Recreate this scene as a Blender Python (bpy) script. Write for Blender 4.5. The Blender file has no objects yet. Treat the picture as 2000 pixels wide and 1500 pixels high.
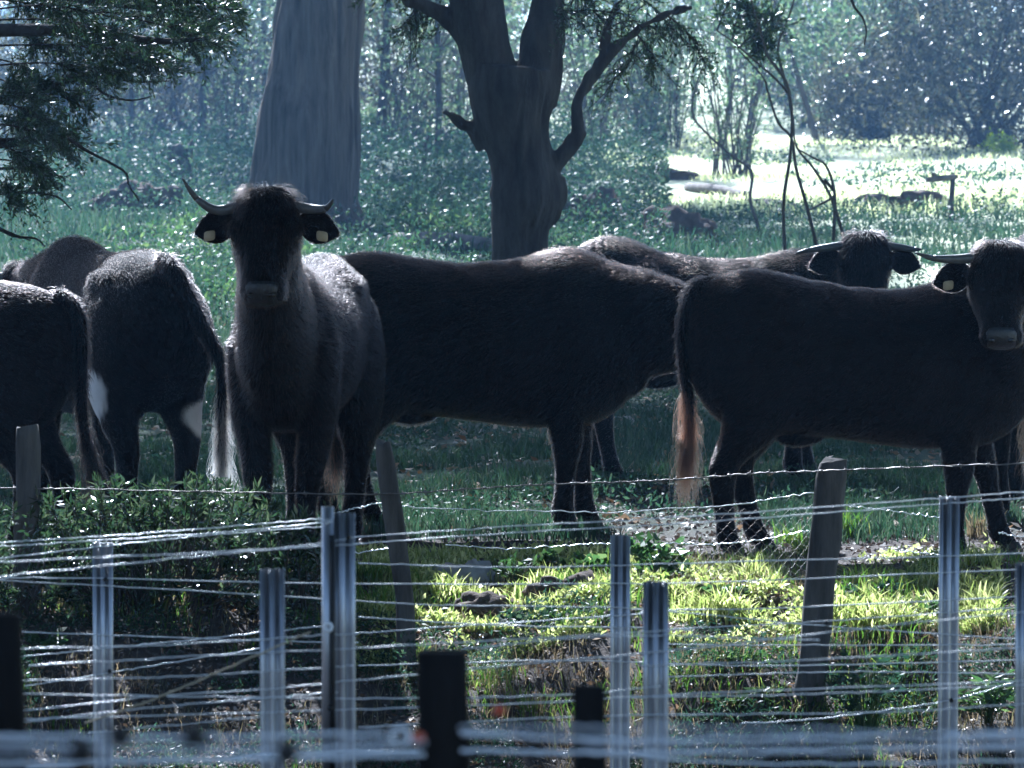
import bpy, math, random
import numpy as np
from mathutils import Vector, Matrix, noise as mnoise

R = math.radians
rng = np.random.default_rng(11)
random.seed(5)
scene = bpy.context.scene
C = scene.collection

# ------------------------------------------------------------------ camera, light, exposure
FPX = 11180.0                    # focal length in pixels of a 2000 px wide frame
HC = 2.6                         # eye height over the paddock
PITCH = math.atan(778.0 / FPX)
cam = bpy.data.cameras.new('camera'); camo = bpy.data.objects.new('camera', cam); C.objects.link(camo)
camo.location = (0, 0, HC); camo.rotation_euler = (math.pi / 2 - PITCH, 0, 0)
cam.sensor_width = 36; cam.lens = FPX / 2000 * 36
cam.clip_start = 0.1; cam.clip_end = 2000
cam.dof.use_dof = True; cam.dof.focus_distance = 26.2; cam.dof.aperture_fstop = 14.0
scene.camera = camo
scene.render.resolution_x, scene.render.resolution_y = 1024, 768

SUN_EL, SUN_AZ = R(38), R(-13)   # azimuth from +Y towards +X
sdir = Vector((math.sin(SUN_AZ) * math.cos(SUN_EL), math.cos(SUN_AZ) * math.cos(SUN_EL), math.sin(SUN_EL)))
world = bpy.data.worlds.new('World'); scene.world = world; world.use_nodes = True
wn = world.node_tree; bg = wn.nodes['Background']
sky = wn.nodes.new('ShaderNodeTexSky'); sky.sky_type = 'NISHITA'; sky.sun_disc = False
sky.sun_elevation = SUN_EL; sky.sun_rotation = SUN_AZ
wn.links.new(sky.outputs[0], bg.inputs[0]); bg.inputs[1].default_value = 0.05
sl = bpy.data.lights.new('sun', 'SUN'); sl.energy = 5.0; sl.angle = R(0.5); sl.color = (1, 0.98, 0.95)
so = bpy.data.objects.new('sun', sl); C.objects.link(so); so.location = (0, 0, 40)
so.rotation_euler = sdir.to_track_quat('Z', 'Y').to_euler()
scene.view_settings.view_transform = 'Standard'; scene.view_settings.look = 'None'
scene.view_settings.exposure = 2.05; scene.view_settings.gamma = 1
scene.view_settings.use_white_balance = True; scene.view_settings.white_balance_temperature = 5500
scene.cycles.max_bounces = 6; scene.cycles.diffuse_bounces = 2; scene.cycles.glossy_bounces = 2
scene.cycles.transmission_bounces = 4; scene.cycles.transparent_max_bounces = 8; scene.cycles.volume_bounces = 0
scene.cycles.use_denoising = True

# ------------------------------------------------------------------ helpers
CP, SP = math.cos(PITCH), math.sin(PITCH)
def at(px, py, Y):
    """the place in the world that the eye sees in direction (px, py) at distance Y"""
    u = (px - 1000) / FPX; v = (750 - py) / FPX
    d = np.array((u, CP + v * SP, v * CP - SP)); return np.array((0, 0, HC)) + d * (Y / d[1])

def sstep(a, b, x):
    t = np.clip((x - a) / (b - a), 0, 1); return t * t * (3 - 2 * t)
def vnoise(x, y, s, seed=0):
    """smooth value noise on arrays"""
    x = np.asarray(x, float) / s + seed * 17.3; y = np.asarray(y, float) / s + seed * 9.1
    xi = np.floor(x); yi = np.floor(y); fx = x - xi; fy = y - yi
    fx = fx * fx * (3 - 2 * fx); fy = fy * fy * (3 - 2 * fy)
    def h(a, b):
        v = np.sin(a * 127.1 + b * 311.7 + seed * 74.7) * 43758.5453; return v - np.floor(v)
    return (h(xi, yi) * (1 - fx) + h(xi + 1, yi) * fx) * (1 - fy) + (h(xi, yi + 1) * (1 - fx) + h(xi + 1, yi + 1) * fx) * fy
def G(x, y):
    """height of the ground"""
    x = np.asarray(x, float); y = np.asarray(y, float)
    near = 0.95 - 0.4 * sstep(4, 8, y) - 0.65 * sstep(8, 12.5, y) - 0.95 * sstep(12, 17, y)
    bank = -1.05 + 1.05 * sstep(20.0, 24.9, y + 0.5 * (vnoise(x, y, 1.3, 3) - .5))
    z = np.where(y < 18.5, near, bank)
    bw = sstep(21, 23, y) * (1 - sstep(24.6, 25.8, y))
    z = z + bw * (0.22 * (vnoise(x, y, .55, 1) - .45) + 0.10 * (vnoise(x, y, .2, 2) - .5))
    z = z + sstep(25, 27, y) * (0.05 * (vnoise(x, y, 1.1, 4) - .5) + .02 * (vnoise(x, y, .3, 5) - .5))
    z = z - 0.004 * np.clip(y - 30, 0, 100) + sstep(40, 60, y) * .22 * (vnoise(x, y, 5, 6) - .5)
    return z
def G1(x, y): return float(G(x, y))
def ground_at(px, py):
    lo, hi = 18.0, 400.0
    for _ in range(50):
        m = (lo + hi) / 2; p = at(px, py, m)
        if p[2] > G1(p[0], m): lo = m
        else: hi = m
    p = at(px, py, lo); return np.array((p[0], p[1], G1(p[0], p[1])))

def new_mesh(name, V, F):
    """fast mesh from arrays; F (n,k)"""
    V = np.asarray(V, np.float32); F = np.asarray(F, np.int32); k = F.shape[1]
    me = bpy.data.meshes.new(name); me.vertices.add(len(V)); me.vertices.foreach_set('co', V.ravel())
    me.loops.add(F.size); me.loops.foreach_set('vertex_index', F.ravel())
    me.polygons.add(len(F)); me.polygons.foreach_set('loop_start', np.arange(0, F.size, k, dtype=np.int32))
    me.polygons.foreach_set('loop_total', np.full(len(F), k, np.int32))
    me.update(calc_edges=True); return me
def link(name, me, mat=None, parent=None, smooth=False):
    o = bpy.data.objects.new(name, me); C.objects.link(o)
    if mat: me.materials.append(mat)
    if smooth and hasattr(me, 'polygons'): me.polygons.foreach_set('use_smooth', np.ones(len(me.polygons), bool))
    if parent: o.parent = parent
    return o
def tag(o, label, cat, group=None, kind=None):
    if label: o['label'] = label
    if cat: o['category'] = cat
    if group: o['group'] = group
    if kind: o['kind'] = kind
    return o
def thing(name, label, cat, loc=(0, 0, 0), rz=0, group=None):
    o = bpy.data.objects.new(name, None); C.objects.link(o); o.empty_display_size = .2
    o.location = Vector([float(c) for c in loc]); o.rotation_euler = (0, 0, rz); return tag(o, label, cat, group)

class MB:
    """collects lofts as quads"""
    def __init__(s): s.V = []; s.F = []; s.n = 0
    def add(s, V, F):
        s.V.append(np.asarray(V, float)); s.F.append(np.asarray(F, int) + s.n); s.n += len(V)
    def loft(s, rings, cap=True):
        rings = [np.asarray(r, float) for r in rings]
        if cap:
            a, b = rings[0], rings[-1]
            rings = [a.mean(0) + (a - a.mean(0)) * 1e-3] + rings + [b.mean(0) + (b - b.mean(0)) * 1e-3]
        n = len(rings[0]); V = np.concatenate(rings); F = []
        for i in range(len(rings) - 1):
            for j in range(n):
                k = (j + 1) % n; F.append((i * n + j, i * n + k, (i + 1) * n + k, (i + 1) * n + j))
        s.add(V, F); return s
    def tube(s, P, r, n=8, flat=None):
        """round tube along P with radii r; flat scales the second axis"""
        P = np.asarray(P, float); r = np.broadcast_to(np.asarray(r, float), (len(P),))
        T = np.gradient(P, axis=0); T /= np.linalg.norm(T, axis=1)[:, None] + 1e-12
        up = np.array((0, 0, 1.0)) if abs(T[0][2]) < .9 else np.array((0, 1.0, 0))
        a = np.cross(T[0], up); a /= np.linalg.norm(a); rings = []
        ang = np.linspace(0, 2 * math.pi, n, endpoint=False)
        for i in range(len(P)):
            a = a - T[i] * a.dot(T[i]); a /= np.linalg.norm(a); b = np.cross(T[i], a)
            rings.append(P[i] + r[i] * (np.cos(ang)[:, None] * a + np.sin(ang)[:, None] * b * (1 if flat is None else flat)))
        return s.loft(rings)
    def ellipsoid(s, c, rad, axes=None, n=14, m=9):
        c = np.asarray(c, float); A = np.eye(3) if axes is None else np.asarray(axes, float); rings = []
        ang = np.linspace(0, 2 * math.pi, n, endpoint=False)
        for t in np.linspace(-math.pi / 2 * .93, math.pi / 2 * .93, m):
            q = np.stack([np.full(n, math.sin(t) * rad[0]), np.cos(ang) * math.cos(t) * rad[1], np.sin(ang) * math.cos(t) * rad[2]], 1)
            rings.append(c + q @ A)
        return s.loft(rings)
    def box(s, c, size, axes=None):
        A = np.eye(3) if axes is None else np.asarray(axes, float); h = np.asarray(size) / 2.
        q = np.array([(-1, -1, -1), (1, -1, -1), (1, 1, -1), (-1, 1, -1), (-1, -1, 1), (1, -1, 1), (1, 1, 1), (-1, 1, 1)]) * h
        s.add(np.asarray(c) + q @ A, [(0, 3, 2, 1), (4, 5, 6, 7), (0, 1, 5, 4), (1, 2, 6, 5), (2, 3, 7, 6), (3, 0, 4, 7)]); return s
    def arrays(s): return np.concatenate(s.V), np.concatenate(s.F)
    def build(s, name, mat, parent=None, smooth=True):
        V, F = s.arrays(); return link(name, new_mesh(name, V, F), mat, parent, smooth)

def spline(P, n):
    """Catmull-Rom through P, n samples; works on any row width"""
    P = np.asarray(P, float); Q = np.vstack([2 * P[0] - P[1], P, 2 * P[-1] - P[-2]])
    t = np.linspace(0, len(P) - 1 - 1e-9, n); i = t.astype(int); f = (t - i)[:, None]
    a, b, c, d = Q[i], Q[i + 1], Q[i + 2], Q[i + 3]
    return .5 * (2 * b + (c - a) * f + (2 * a - 5 * b + 4 * c - d) * f ** 2 + (3 * b - a - 3 * c + d) * f ** 3)

def remeshed(mb, name, voxel, smooth=5, disp=None):
    V, F = mb.arrays(); me = new_mesh(name + '_raw', V, F); o = bpy.data.objects.new('raw', me); C.objects.link(o)
    m = o.modifiers.new('r', 'REMESH'); m.mode = 'VOXEL'; m.voxel_size = voxel
    s = o.modifiers.new('s', 'SMOOTH'); s.factor = .5; s.iterations = smooth
    dg = bpy.context.evaluated_depsgraph_get(); out = bpy.data.meshes.new_from_object(o.evaluated_get(dg))
    bpy.data.objects.remove(o); bpy.data.meshes.remove(me); out.name = name; return out
def mesh_np(me):
    n = len(me.vertices); V = np.zeros(n * 3, np.float32); me.vertices.foreach_get('co', V)
    N = np.zeros(n * 3, np.float32); me.vertices.foreach_get('normal', N); return V.reshape(-1, 3), N.reshape(-1, 3)

# ------------------------------------------------------------------ materials
def nodes(name):
    m = bpy.data.materials.new(name); m.use_nodes = True; nt = m.node_tree; b = nt.nodes['Principled BSDF']; return m, nt, b
def N(nt, t, **kw):
    n = nt.nodes.new(t)
    for k, v in kw.items():
        if k in n.inputs: n.inputs[k].default_value = v
        else: setattr(n, k, v)
    return n
def ramp(nt, src, stops):
    r = nt.nodes.new('ShaderNodeValToRGB'); nt.links.new(src, r.inputs[0]); e = r.color_ramp.elements
    while len(e) < len(stops): e.new(.5)
    for q, (p, c) in zip(e, stops): q.position = p; q.color = (*c, 1)
    return r.outputs[0]
def leaf_mat(name, c1, c2, trans=.45, rough=.45, c3=None, spec=.4):
    m, nt, b = nodes(name); g = N(nt, 'ShaderNodeNewGeometry')
    col = ramp(nt, g.outputs['Random Per Island'], [(0, c1), (.6, c2), (1, c3 or c2)])
    nt.links.new(col, b.inputs['Base Color']); b.inputs['Roughness'].default_value = rough; b.inputs['Specular IOR Level'].default_value = spec
    t = N(nt, 'ShaderNodeBsdfTranslucent'); hs = N(nt, 'ShaderNodeHueSaturation', Saturation=1.15, Value=1.9)
    nt.links.new(col, hs.inputs['Color']); nt.links.new(hs.outputs[0], t.inputs[0])
    mx = N(nt, 'ShaderNodeMixShader'); mx.inputs[0].default_value = trans
    nt.links.new(b.outputs[0], mx.inputs[1]); nt.links.new(t.outputs[0], mx.inputs[2])
    nt.links.new(mx.outputs[0], nt.nodes['Material Output'].inputs[0]); return m
def rough_mat(name, c1, c2, scale=8, rough=.85, stretch=(1, 1, 1), bump=.4, spec=.3, metal=0, bdist=.02):
    m, nt, b = nodes(name); tc = N(nt, 'ShaderNodeTexCoord'); mp = N(nt, 'ShaderNodeMapping'); mp.inputs['Scale'].default_value = stretch
    nt.links.new(tc.outputs['Object'], mp.inputs[0]); nz = N(nt, 'ShaderNodeTexNoise', Scale=scale, Detail=8, Roughness=.65)
    nt.links.new(mp.outputs[0], nz.inputs['Vector']); col = ramp(nt, nz.outputs[0], [(.3, c1), (.7, c2)])
    nt.links.new(col, b.inputs['Base Color']); b.inputs['Roughness'].default_value = rough; b.inputs['Specular IOR Level'].default_value = spec
    b.inputs['Metallic'].default_value = metal
    bp = N(nt, 'ShaderNodeBump', Strength=bump, Distance=bdist); nt.links.new(nz.outputs[0], bp.inputs['Height']); nt.links.new(bp.outputs[0], b.inputs['Normal'])
    return m

M = {}
def hair_mat(name, col, rough=.24, tip=None):
    m = bpy.data.materials.new(name); m.use_nodes = True; nt = m.node_tree; nt.nodes.remove(nt.nodes['Principled BSDF'])
    h = N(nt, 'ShaderNodeBsdfHairPrincipled'); h.parametrization = 'COLOR'; h.inputs['Color'].default_value = (*col, 1)
    h.inputs['Roughness'].default_value = rough; h.inputs['Radial Roughness'].default_value = .28; h.inputs['Random Roughness'].default_value = .4; h.inputs['IOR'].default_value = 1.28
    if tip:
        hi = N(nt, 'ShaderNodeHairInfo'); nt.links.new(ramp(nt, hi.outputs['Intercept'], [(.8, col), (1, tip)]), h.inputs['Color'])
    nt.links.new(h.outputs[0], nt.nodes['Material Output'].inputs[0]); return m
M['fur'] = hair_mat('black_fur_rim_tips', (.006, .005, .005), .24, (.36, .13, .065))  # rusty tips put the backlit rim into the fur colour
M['switch'] = hair_mat('pale_tail_hair', (.62, .5, .4), .4)
M['redswitch'] = hair_mat('rusty_tail_hair', (.15, .06, .035), .3)

def hide_mat():
    m, nt, b = nodes('black_hide'); at_ = N(nt, 'ShaderNodeAttribute', attribute_name='white')
    tc = N(nt, 'ShaderNodeTexCoord'); nz = N(nt, 'ShaderNodeTexNoise', Scale=9, Detail=6); nt.links.new(tc.outputs['Object'], nz.inputs['Vector'])
    dark = ramp(nt, nz.outputs[0], [(.3, (.0035, .003, .003)), (.75, (.009, .006, .005))])
    mx = N(nt, 'ShaderNodeMix', data_type='RGBA'); nt.links.new(at_.outputs['Fac'], mx.inputs[0]); nt.links.new(dark, mx.inputs[6]); mx.inputs[7].default_value = (.8, .79, .78, 1)
    nt.links.new(mx.outputs[2], b.inputs['Base Color']); b.inputs['Roughness'].default_value = .8; b.inputs['Specular IOR Level'].default_value = .12
    n2 = N(nt, 'ShaderNodeTexNoise', Scale=60, Detail=4); nt.links.new(tc.outputs['Object'], n2.inputs['Vector'])
    bp = N(nt, 'ShaderNodeBump', Strength=.5, Distance=.01); nt.links.new(n2.outputs[0], bp.inputs['Height']); nt.links.new(bp.outputs[0], b.inputs['Normal'])
    return m
M['hide'] = hide_mat()
M['horn'] = rough_mat('grey_horn', (.05, .05, .055), (.13, .13, .13), 14, .35, (1, 1, 1), .2, .6)
M['horn_tip'] = rough_mat('dark_horn', (.03, .03, .035), (.07, .065, .06), 14, .35, (1, 1, 1), .2, .6)
M['muzzle'] = rough_mat('wet_muzzle', (.009, .009, .010), (.022, .022, .025), 50, .33, (1, 1, 1), .4, .7)
M['eye'] = rough_mat('dark_eye', (.004, .003, .003), (.008, .006, .005), 5, .06, (1, 1, 1), 0, .6)
M['hoof'] = rough_mat('dull_hoof', (.02, .018, .016), (.05, .045, .04), 20, .6)
M['tag'] = rough_mat('buff_ear_tag', (.30, .24, .15), (.40, .33, .22), 30, .5, (1, 1, 1), .1)
M['bark_dark'] = rough_mat('dark_fissured_bark', (.028, .026, .026), (.075, .068, .062), 9, .95, (1, 1, .28), 1, .15, bdist=.05)
M['bark_big'] = rough_mat('grey_stringy_bark', (.035, .028, .023), (.19, .155, .125), 11, .95, (1, 1, .07), 1, .15, bdist=.12)
M['bark_thin'] = rough_mat('thin_stem_bark', (.035, .03, .028), (.09, .08, .07), 12, .9, (1, 1, .4), .6, .2)
M['twig'] = rough_mat('dark_twig', (.018, .016, .015), (.05, .042, .036), 15, .85, (1, 1, 1), .4, .2)
M['old_wood'] = rough_mat('weathered_fence_wood', (.035, .033, .032), (.13, .12, .11), 14, .9, (1, 1, .16), .9, .2)
M['black_wood'] = rough_mat('near_black_wood', (.006, .006, .006), (.02, .018, .017), 14, .9, (1, 1, .2), .6, .1)  # near-black base colour for the nearest posts
M['steel'] = rough_mat('galvanised_steel', (.27, .27, .29), (.58, .6, .64), 16, .42, (1, 1, .3), .08, .5, .9)
M['wire'] = rough_mat('bright_wire', (.84, .86, .88), (.92, .93, .94), 90, .3, (1, 1, 1), .05, .6, .75)
M['rust_wire'] = rough_mat('dull_barbed_wire', (.10, .09, .085), (.24, .22, .2), 90, .5, (1, 1, 1), .1, .5, .7)
M['string'] = rough_mat('straw_twine', (.36, .3, .2), (.5, .43, .3), 90, .8)
M['porcelain'] = rough_mat('white_insulator', (.7, .7, .7), (.8, .8, .8), 20, .3, (1, 1, 1), .05, .5)
M['black_plastic'] = rough_mat('black_insulator', (.01, .01, .01), (.02, .02, .02), 20, .5)
M['rust'] = rough_mat('red_insulator', (.4, .06, .03), (.55, .1, .04), 20, .5)
M['rock'] = rough_mat('lichen_stone', (.16, .15, .14), (.42, .41, .39), 6, .9, (1, 1, 1), .8, .3)
M['clod'] = rough_mat('brown_earth_clod', (.045, .033, .027), (.13, .10, .08), 10, .95, (1, 1, 1), 1, .2)
M['log'] = rough_mat('grey_log_bark', (.06, .052, .045), (.2, .18, .16), 8, .9, (1, 1, 1), .9, .2)

M['grass'] = leaf_mat('meadow_grass_blade', (.04, .085, .018), (.075, .13, .03), .5, .4, (.17, .18, .06))
M['pale_grass'] = leaf_mat('pale_grass_blade', (.34, .38, .18), (.45, .47, .26), .5, .4, (.5, .5, .34))  # paled to stand for full sun on the clearing
M['shade_tinted_grass'] = leaf_mat('shade_tinted_blade', (.016, .038, .022), (.03, .058, .032), .35, .5, (.06, .08, .05))  # meadow grass darkened so its colour carries shade
M['sun_tinted_grass'] = leaf_mat('sun_tinted_blade', (.13, .17, .05), (.26, .29, .11), .55, .4, (.46, .46, .24))  # grass colour brightened to carry the sunlight
M['grass_dry'] = leaf_mat('dry_grass_blade', (.08, .065, .04), (.17, .135, .085), .35, .5, (.06, .075, .03))
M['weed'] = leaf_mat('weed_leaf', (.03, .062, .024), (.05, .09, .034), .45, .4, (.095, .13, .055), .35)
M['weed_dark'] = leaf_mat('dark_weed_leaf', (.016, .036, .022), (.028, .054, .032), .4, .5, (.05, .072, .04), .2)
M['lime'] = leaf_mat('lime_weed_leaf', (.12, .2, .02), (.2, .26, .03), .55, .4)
M['shrub'] = leaf_mat('lance_leaf', (.016, .034, .016), (.03, .052, .024), .3, .25, (.07, .09, .05), .8)
M['dark_leaf'] = leaf_mat('dark_needle_leaf', (.012, .028, .016), (.022, .042, .02), .3, .35, (.05, .075, .03), .5)
M['canopy'] = leaf_mat('canopy_leaf', (.02, .045, .014), (.035, .07, .022), .3, .4)
M['far_leaf'] = leaf_mat('far_pale_leaf', (.04, .075, .04), (.08, .12, .06), .5, .35, (.16, .18, .11), .25)
M['far_dark'] = leaf_mat('far_dark_leaf', (.018, .022, .013), (.034, .036, .02), .4, .33, (.09, .085, .05), .35)
M['clod_leaf'] = leaf_mat('dark_dead_leaf', (.03, .022, .018), (.07, .052, .042), .15, .6, (.12, .1, .08))
M['litter'] = leaf_mat('fallen_leaf', (.10, .06, .035), (.2, .14, .09), .25, .5, (.34, .3, .26))

def ground_mat():
    m, nt, b = nodes('paddock_soil_and_turf'); g = N(nt, 'ShaderNodeNewGeometry'); sx = N(nt, 'ShaderNodeSeparateXYZ'); nt.links.new(g.outputs['Position'], sx.inputs[0])
    nz = N(nt, 'ShaderNodeTexNoise', Scale=1.4, Detail=10, Roughness=.7); nt.links.new(g.outputs['Position'], nz.inputs['Vector'])
    nf = N(nt, 'ShaderNodeTexNoise', Scale=22, Detail=6, Roughness=.7); nt.links.new(g.outputs['Position'], nf.inputs['Vector'])
    soil = ramp(nt, nf.outputs[0], [(.3, (.03, .023, .02)), (.55, (.065, .052, .045)), (.72, (.15, .13, .115))])
    turf = ramp(nt, nf.outputs[0], [(.3, (.016, .034, .018)), (.6, (.03, .055, .028)), (.75, (.075, .09, .05))])
    far = ramp(nt, nf.outputs[0], [(.3, (.3, .33, .2)), (.7, (.5, .52, .36))])  # pale clearing ground, sunlight put into its colour
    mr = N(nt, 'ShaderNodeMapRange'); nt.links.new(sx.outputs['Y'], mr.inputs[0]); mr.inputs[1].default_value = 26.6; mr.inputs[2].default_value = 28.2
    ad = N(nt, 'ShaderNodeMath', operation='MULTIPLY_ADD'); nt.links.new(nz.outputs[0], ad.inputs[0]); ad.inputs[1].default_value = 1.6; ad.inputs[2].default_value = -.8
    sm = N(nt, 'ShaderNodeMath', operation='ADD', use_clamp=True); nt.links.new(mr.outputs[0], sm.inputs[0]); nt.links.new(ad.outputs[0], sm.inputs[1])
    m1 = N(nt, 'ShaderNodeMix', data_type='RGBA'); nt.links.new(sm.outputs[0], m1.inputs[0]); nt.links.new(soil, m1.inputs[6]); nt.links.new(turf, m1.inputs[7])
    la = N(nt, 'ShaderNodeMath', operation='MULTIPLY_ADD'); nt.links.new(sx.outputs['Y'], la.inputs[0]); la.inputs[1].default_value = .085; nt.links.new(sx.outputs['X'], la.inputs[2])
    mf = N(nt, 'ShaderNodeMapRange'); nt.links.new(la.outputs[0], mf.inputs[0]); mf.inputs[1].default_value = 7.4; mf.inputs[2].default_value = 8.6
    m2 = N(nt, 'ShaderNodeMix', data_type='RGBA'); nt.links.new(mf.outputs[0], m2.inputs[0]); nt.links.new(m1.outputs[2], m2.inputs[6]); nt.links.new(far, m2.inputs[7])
    nt.links.new(m2.outputs[2], b.inputs['Base Color']); b.inputs['Roughness'].default_value = .95; b.inputs['Specular IOR Level'].default_value = .2
    bp = N(nt, 'ShaderNodeBump', Strength=.8, Distance=.03); nt.links.new(nf.outputs[0], bp.inputs['Height']); nt.links.new(bp.outputs[0], b.inputs['Normal']); return m
M['ground'] = ground_mat()

# ------------------------------------------------------------------ ground
ys = np.concatenate([np.arange(-60, 18, 1.5), np.arange(18, 30, .08), np.arange(30, 60, .35), np.arange(60, 140, 1.2), np.geomspace(140, 900, 16)])
xs = np.concatenate([-np.geomspace(400, 3.2, 22), np.arange(-3.1, 3.15, .08), np.geomspace(3.2, 400, 22)])
XX, YY = np.meshgrid(xs, ys); ZZ = G(XX, YY); nx = len(xs); ny = len(ys)
ii = (np.arange(ny - 1)[:, None] * nx + np.arange(nx - 1)[None, :]).ravel()
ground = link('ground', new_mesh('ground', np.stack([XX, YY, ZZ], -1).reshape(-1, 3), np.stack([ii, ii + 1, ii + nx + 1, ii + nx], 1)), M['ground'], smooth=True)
tag(ground, 'earth bank rising to a shaded grassy paddock', None, kind='structure')

# ------------------------------------------------------------------ foliage generators
def unit(v): return v / (np.linalg.norm(v, axis=-1, keepdims=True) + 1e-9)
def leaves_arr(P, L, W, D=None, up=.3, fold=.25):
    """one folded rhombus per point; D leaf direction"""
    n = len(P); D = unit(rng.normal(size=(n, 3)) + np.array((0, 0, up))) if D is None else unit(D)
    S = unit(np.cross(D, rng.normal(size=(n, 3)))); Nn = np.cross(D, S)
    L = np.broadcast_to(L, (n,))[:, None] * rng.uniform(.6, 1.35, (n, 1)); W = np.broadcast_to(W, (n,))[:, None] * rng.uniform(.7, 1.3, (n, 1))
    mid = P + D * L * .45
    V = np.stack([P, mid + S * W * .5 + Nn * W * fold, P + D * L, mid - S * W * .5 + Nn * W * fold], 1).reshape(-1, 3)
    return V, np.arange(4 * n).reshape(-1, 4)
def leaf_mesh(name, P, L, W, mat, parent=None, D=None, up=.3):
    V, F = leaves_arr(P, L, W, D, up); return link(name, new_mesh(name, V, F), mat, parent)
def blades_arr(P, H, W, lean=.45):
    n = len(P); a = rng.uniform(0, 2 * math.pi, n); d = np.stack([np.cos(a), np.sin(a), np.zeros(n)], 1)
    b = rng.uniform(0, 2 * math.pi, n); s = np.stack([np.cos(b), np.sin(b), np.zeros(n)], 1)
    H = (np.broadcast_to(H, (n,)) * rng.uniform(.5, 1.4, n))[:, None]; W = np.broadcast_to(W, (n,))[:, None] * rng.uniform(.7, 1.3, (n, 1)); l = rng.uniform(.1, 1, (n, 1)) * lean
    z = np.array((0, 0, 1.)); m = P + z * H * .55 + d * H * l * .3; t = P + z * H * (1 - .35 * l) + d * H * l
    V = np.stack([P - s * W / 2, P + s * W / 2, m + s * W * .4, m - s * W * .4, t + s * W * .06, t - s * W * .06], 1).reshape(-1, 3)
    i = np.arange(n)[:, None] * 6; F = np.concatenate([i + np.array((0, 1, 2, 3)), i + np.array((3, 2, 4, 5))]); return V, F
def on_ground(x, y): return np.stack([x, y, G(x, y) - .005], 1)
def sprays(limbs, n_twig, tlen, lpt, L, W, drop=0., jit=.5):
    """twigs off limbs, leaves off twigs -> (leaf points, leaf dirs, twig polylines)"""
    LP, LD, TW = [], [], []
    for pl in limbs:
        pl = np.asarray(pl, float)
        for _ in range(n_twig):
            t = rng.uniform(.12, 1) * (len(pl) - 1); i = min(int(t), len(pl) - 2); p = pl[i] + (pl[i + 1] - pl[i]) * (t - i)
            tang = unit(pl[i + 1] - pl[i]); d = unit(tang * .8 + rng.normal(size=3) * jit + np.array((0, 0, -drop)))
            l = tlen * rng.uniform(.4, 1.3); q = [p, p + d * l * .5 + rng.normal(size=3) * l * .06, p + d * l + np.array((0, 0, -drop * l * .4)) + rng.normal(size=3) * l * .1]
            TW.append(np.array(q)); m = max(2, int(lpt * rng.uniform(.5, 1.4))); s = rng.uniform(.15, 1.05, m)
            pp = np.where((s < .5)[:, None], q[0] + (q[1] - q[0]) * (s / .5)[:, None], q[1] + (q[2] - q[1]) * ((s - .5) / .5)[:, None])
            LP.append(pp + rng.normal(size=(m, 3)) * l * .04); LD.append(d + rng.normal(size=(m, 3)) * .75)
    return np.concatenate(LP), np.concatenate(LD), TW
def crown_points(c, rad, ncl, per, crad, shell=.45):
    c = np.asarray(c, float); d = unit(rng.normal(size=(ncl, 3))); r = rng.uniform(shell, 1, (ncl, 1)) ** .7
    cc = c + d * r * np.asarray(rad); s = crad * rng.uniform(.5, 1.4, (ncl, 1, 1))
    return (cc[:, None, :] + rng.normal(size=(ncl, per, 3)) * s * np.array((1, 1, .6))).reshape(-1, 3), cc

# ------------------------------------------------------------------ cattle
TORSO = [(-.81, 1.13, .90, .07), (-.77, 1.22, .76, .165), (-.66, 1.275, .62, .245), (-.48, 1.305, .565, .285), (-.25, 1.285, .565, .30), (-.02, 1.27, .535, .325),
         (.18, 1.275, .515, .325), (.34, 1.31, .505, .295), (.47, 1.33, .51, .26), (.58, 1.31, .535, .225), (.68, 1.25, .60, .18), (.76, 1.17, .68, .12)]
FRONT = [(.46, .13, .98, .17, .11), (.45, .15, .80, .145, .09), (.43, .155, .64, .105, .08), (.445, .15, .52, .08, .066), (.455, .145, .385, .064, .06), (.455, .145, .30, .05, .046),
         (.455, .145, .17, .046, .044), (.455, .145, .10, .055, .052), (.475, .145, .045, .055, .053)]
HIND = [(-.46, .13, 1.02, .24, .12), (-.46, .15, .84, .23, .125), (-.47, .16, .69, .19, .12), (-.53, .165, .57, .13, .095), (-.61, .165, .465, .085, .07), (-.64, .16, .40, .068, .058),
        (-.635, .16, .27, .05, .047), (-.62, .16, .16, .047, .046), (-.61, .16, .10, .056, .053), (-.585, .16, .045, .056, .054)]
HL = .84
HEAD = [(-.075, .06, .025, .05), (-.04, .115, .06, .085), (.02, .135, .07, .12), (.09, .138, .075, .15), (.17, .142, .07, .165), (.25, .126, .062, .17), (.32, .104, .056, .15), (.385, .09, .05, .12),
        (.44, .094, .048, .098), (.485, .092, .036, .082), (.51, .07, .018, .06)]

def super_ring(c, A, B, e=2.5, n=24):
    t = np.linspace(0, 2 * math.pi, n, endpoint=False); ct, st = np.cos(t), np.sin(t)
    x = np.sign(ct) * np.abs(ct) ** (2 / e); y = np.sign(st) * np.abs(st) ** (2 / e)
    return np.asarray(c) + x[:, None] * np.asarray(A) + y[:, None] * np.asarray(B)

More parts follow.
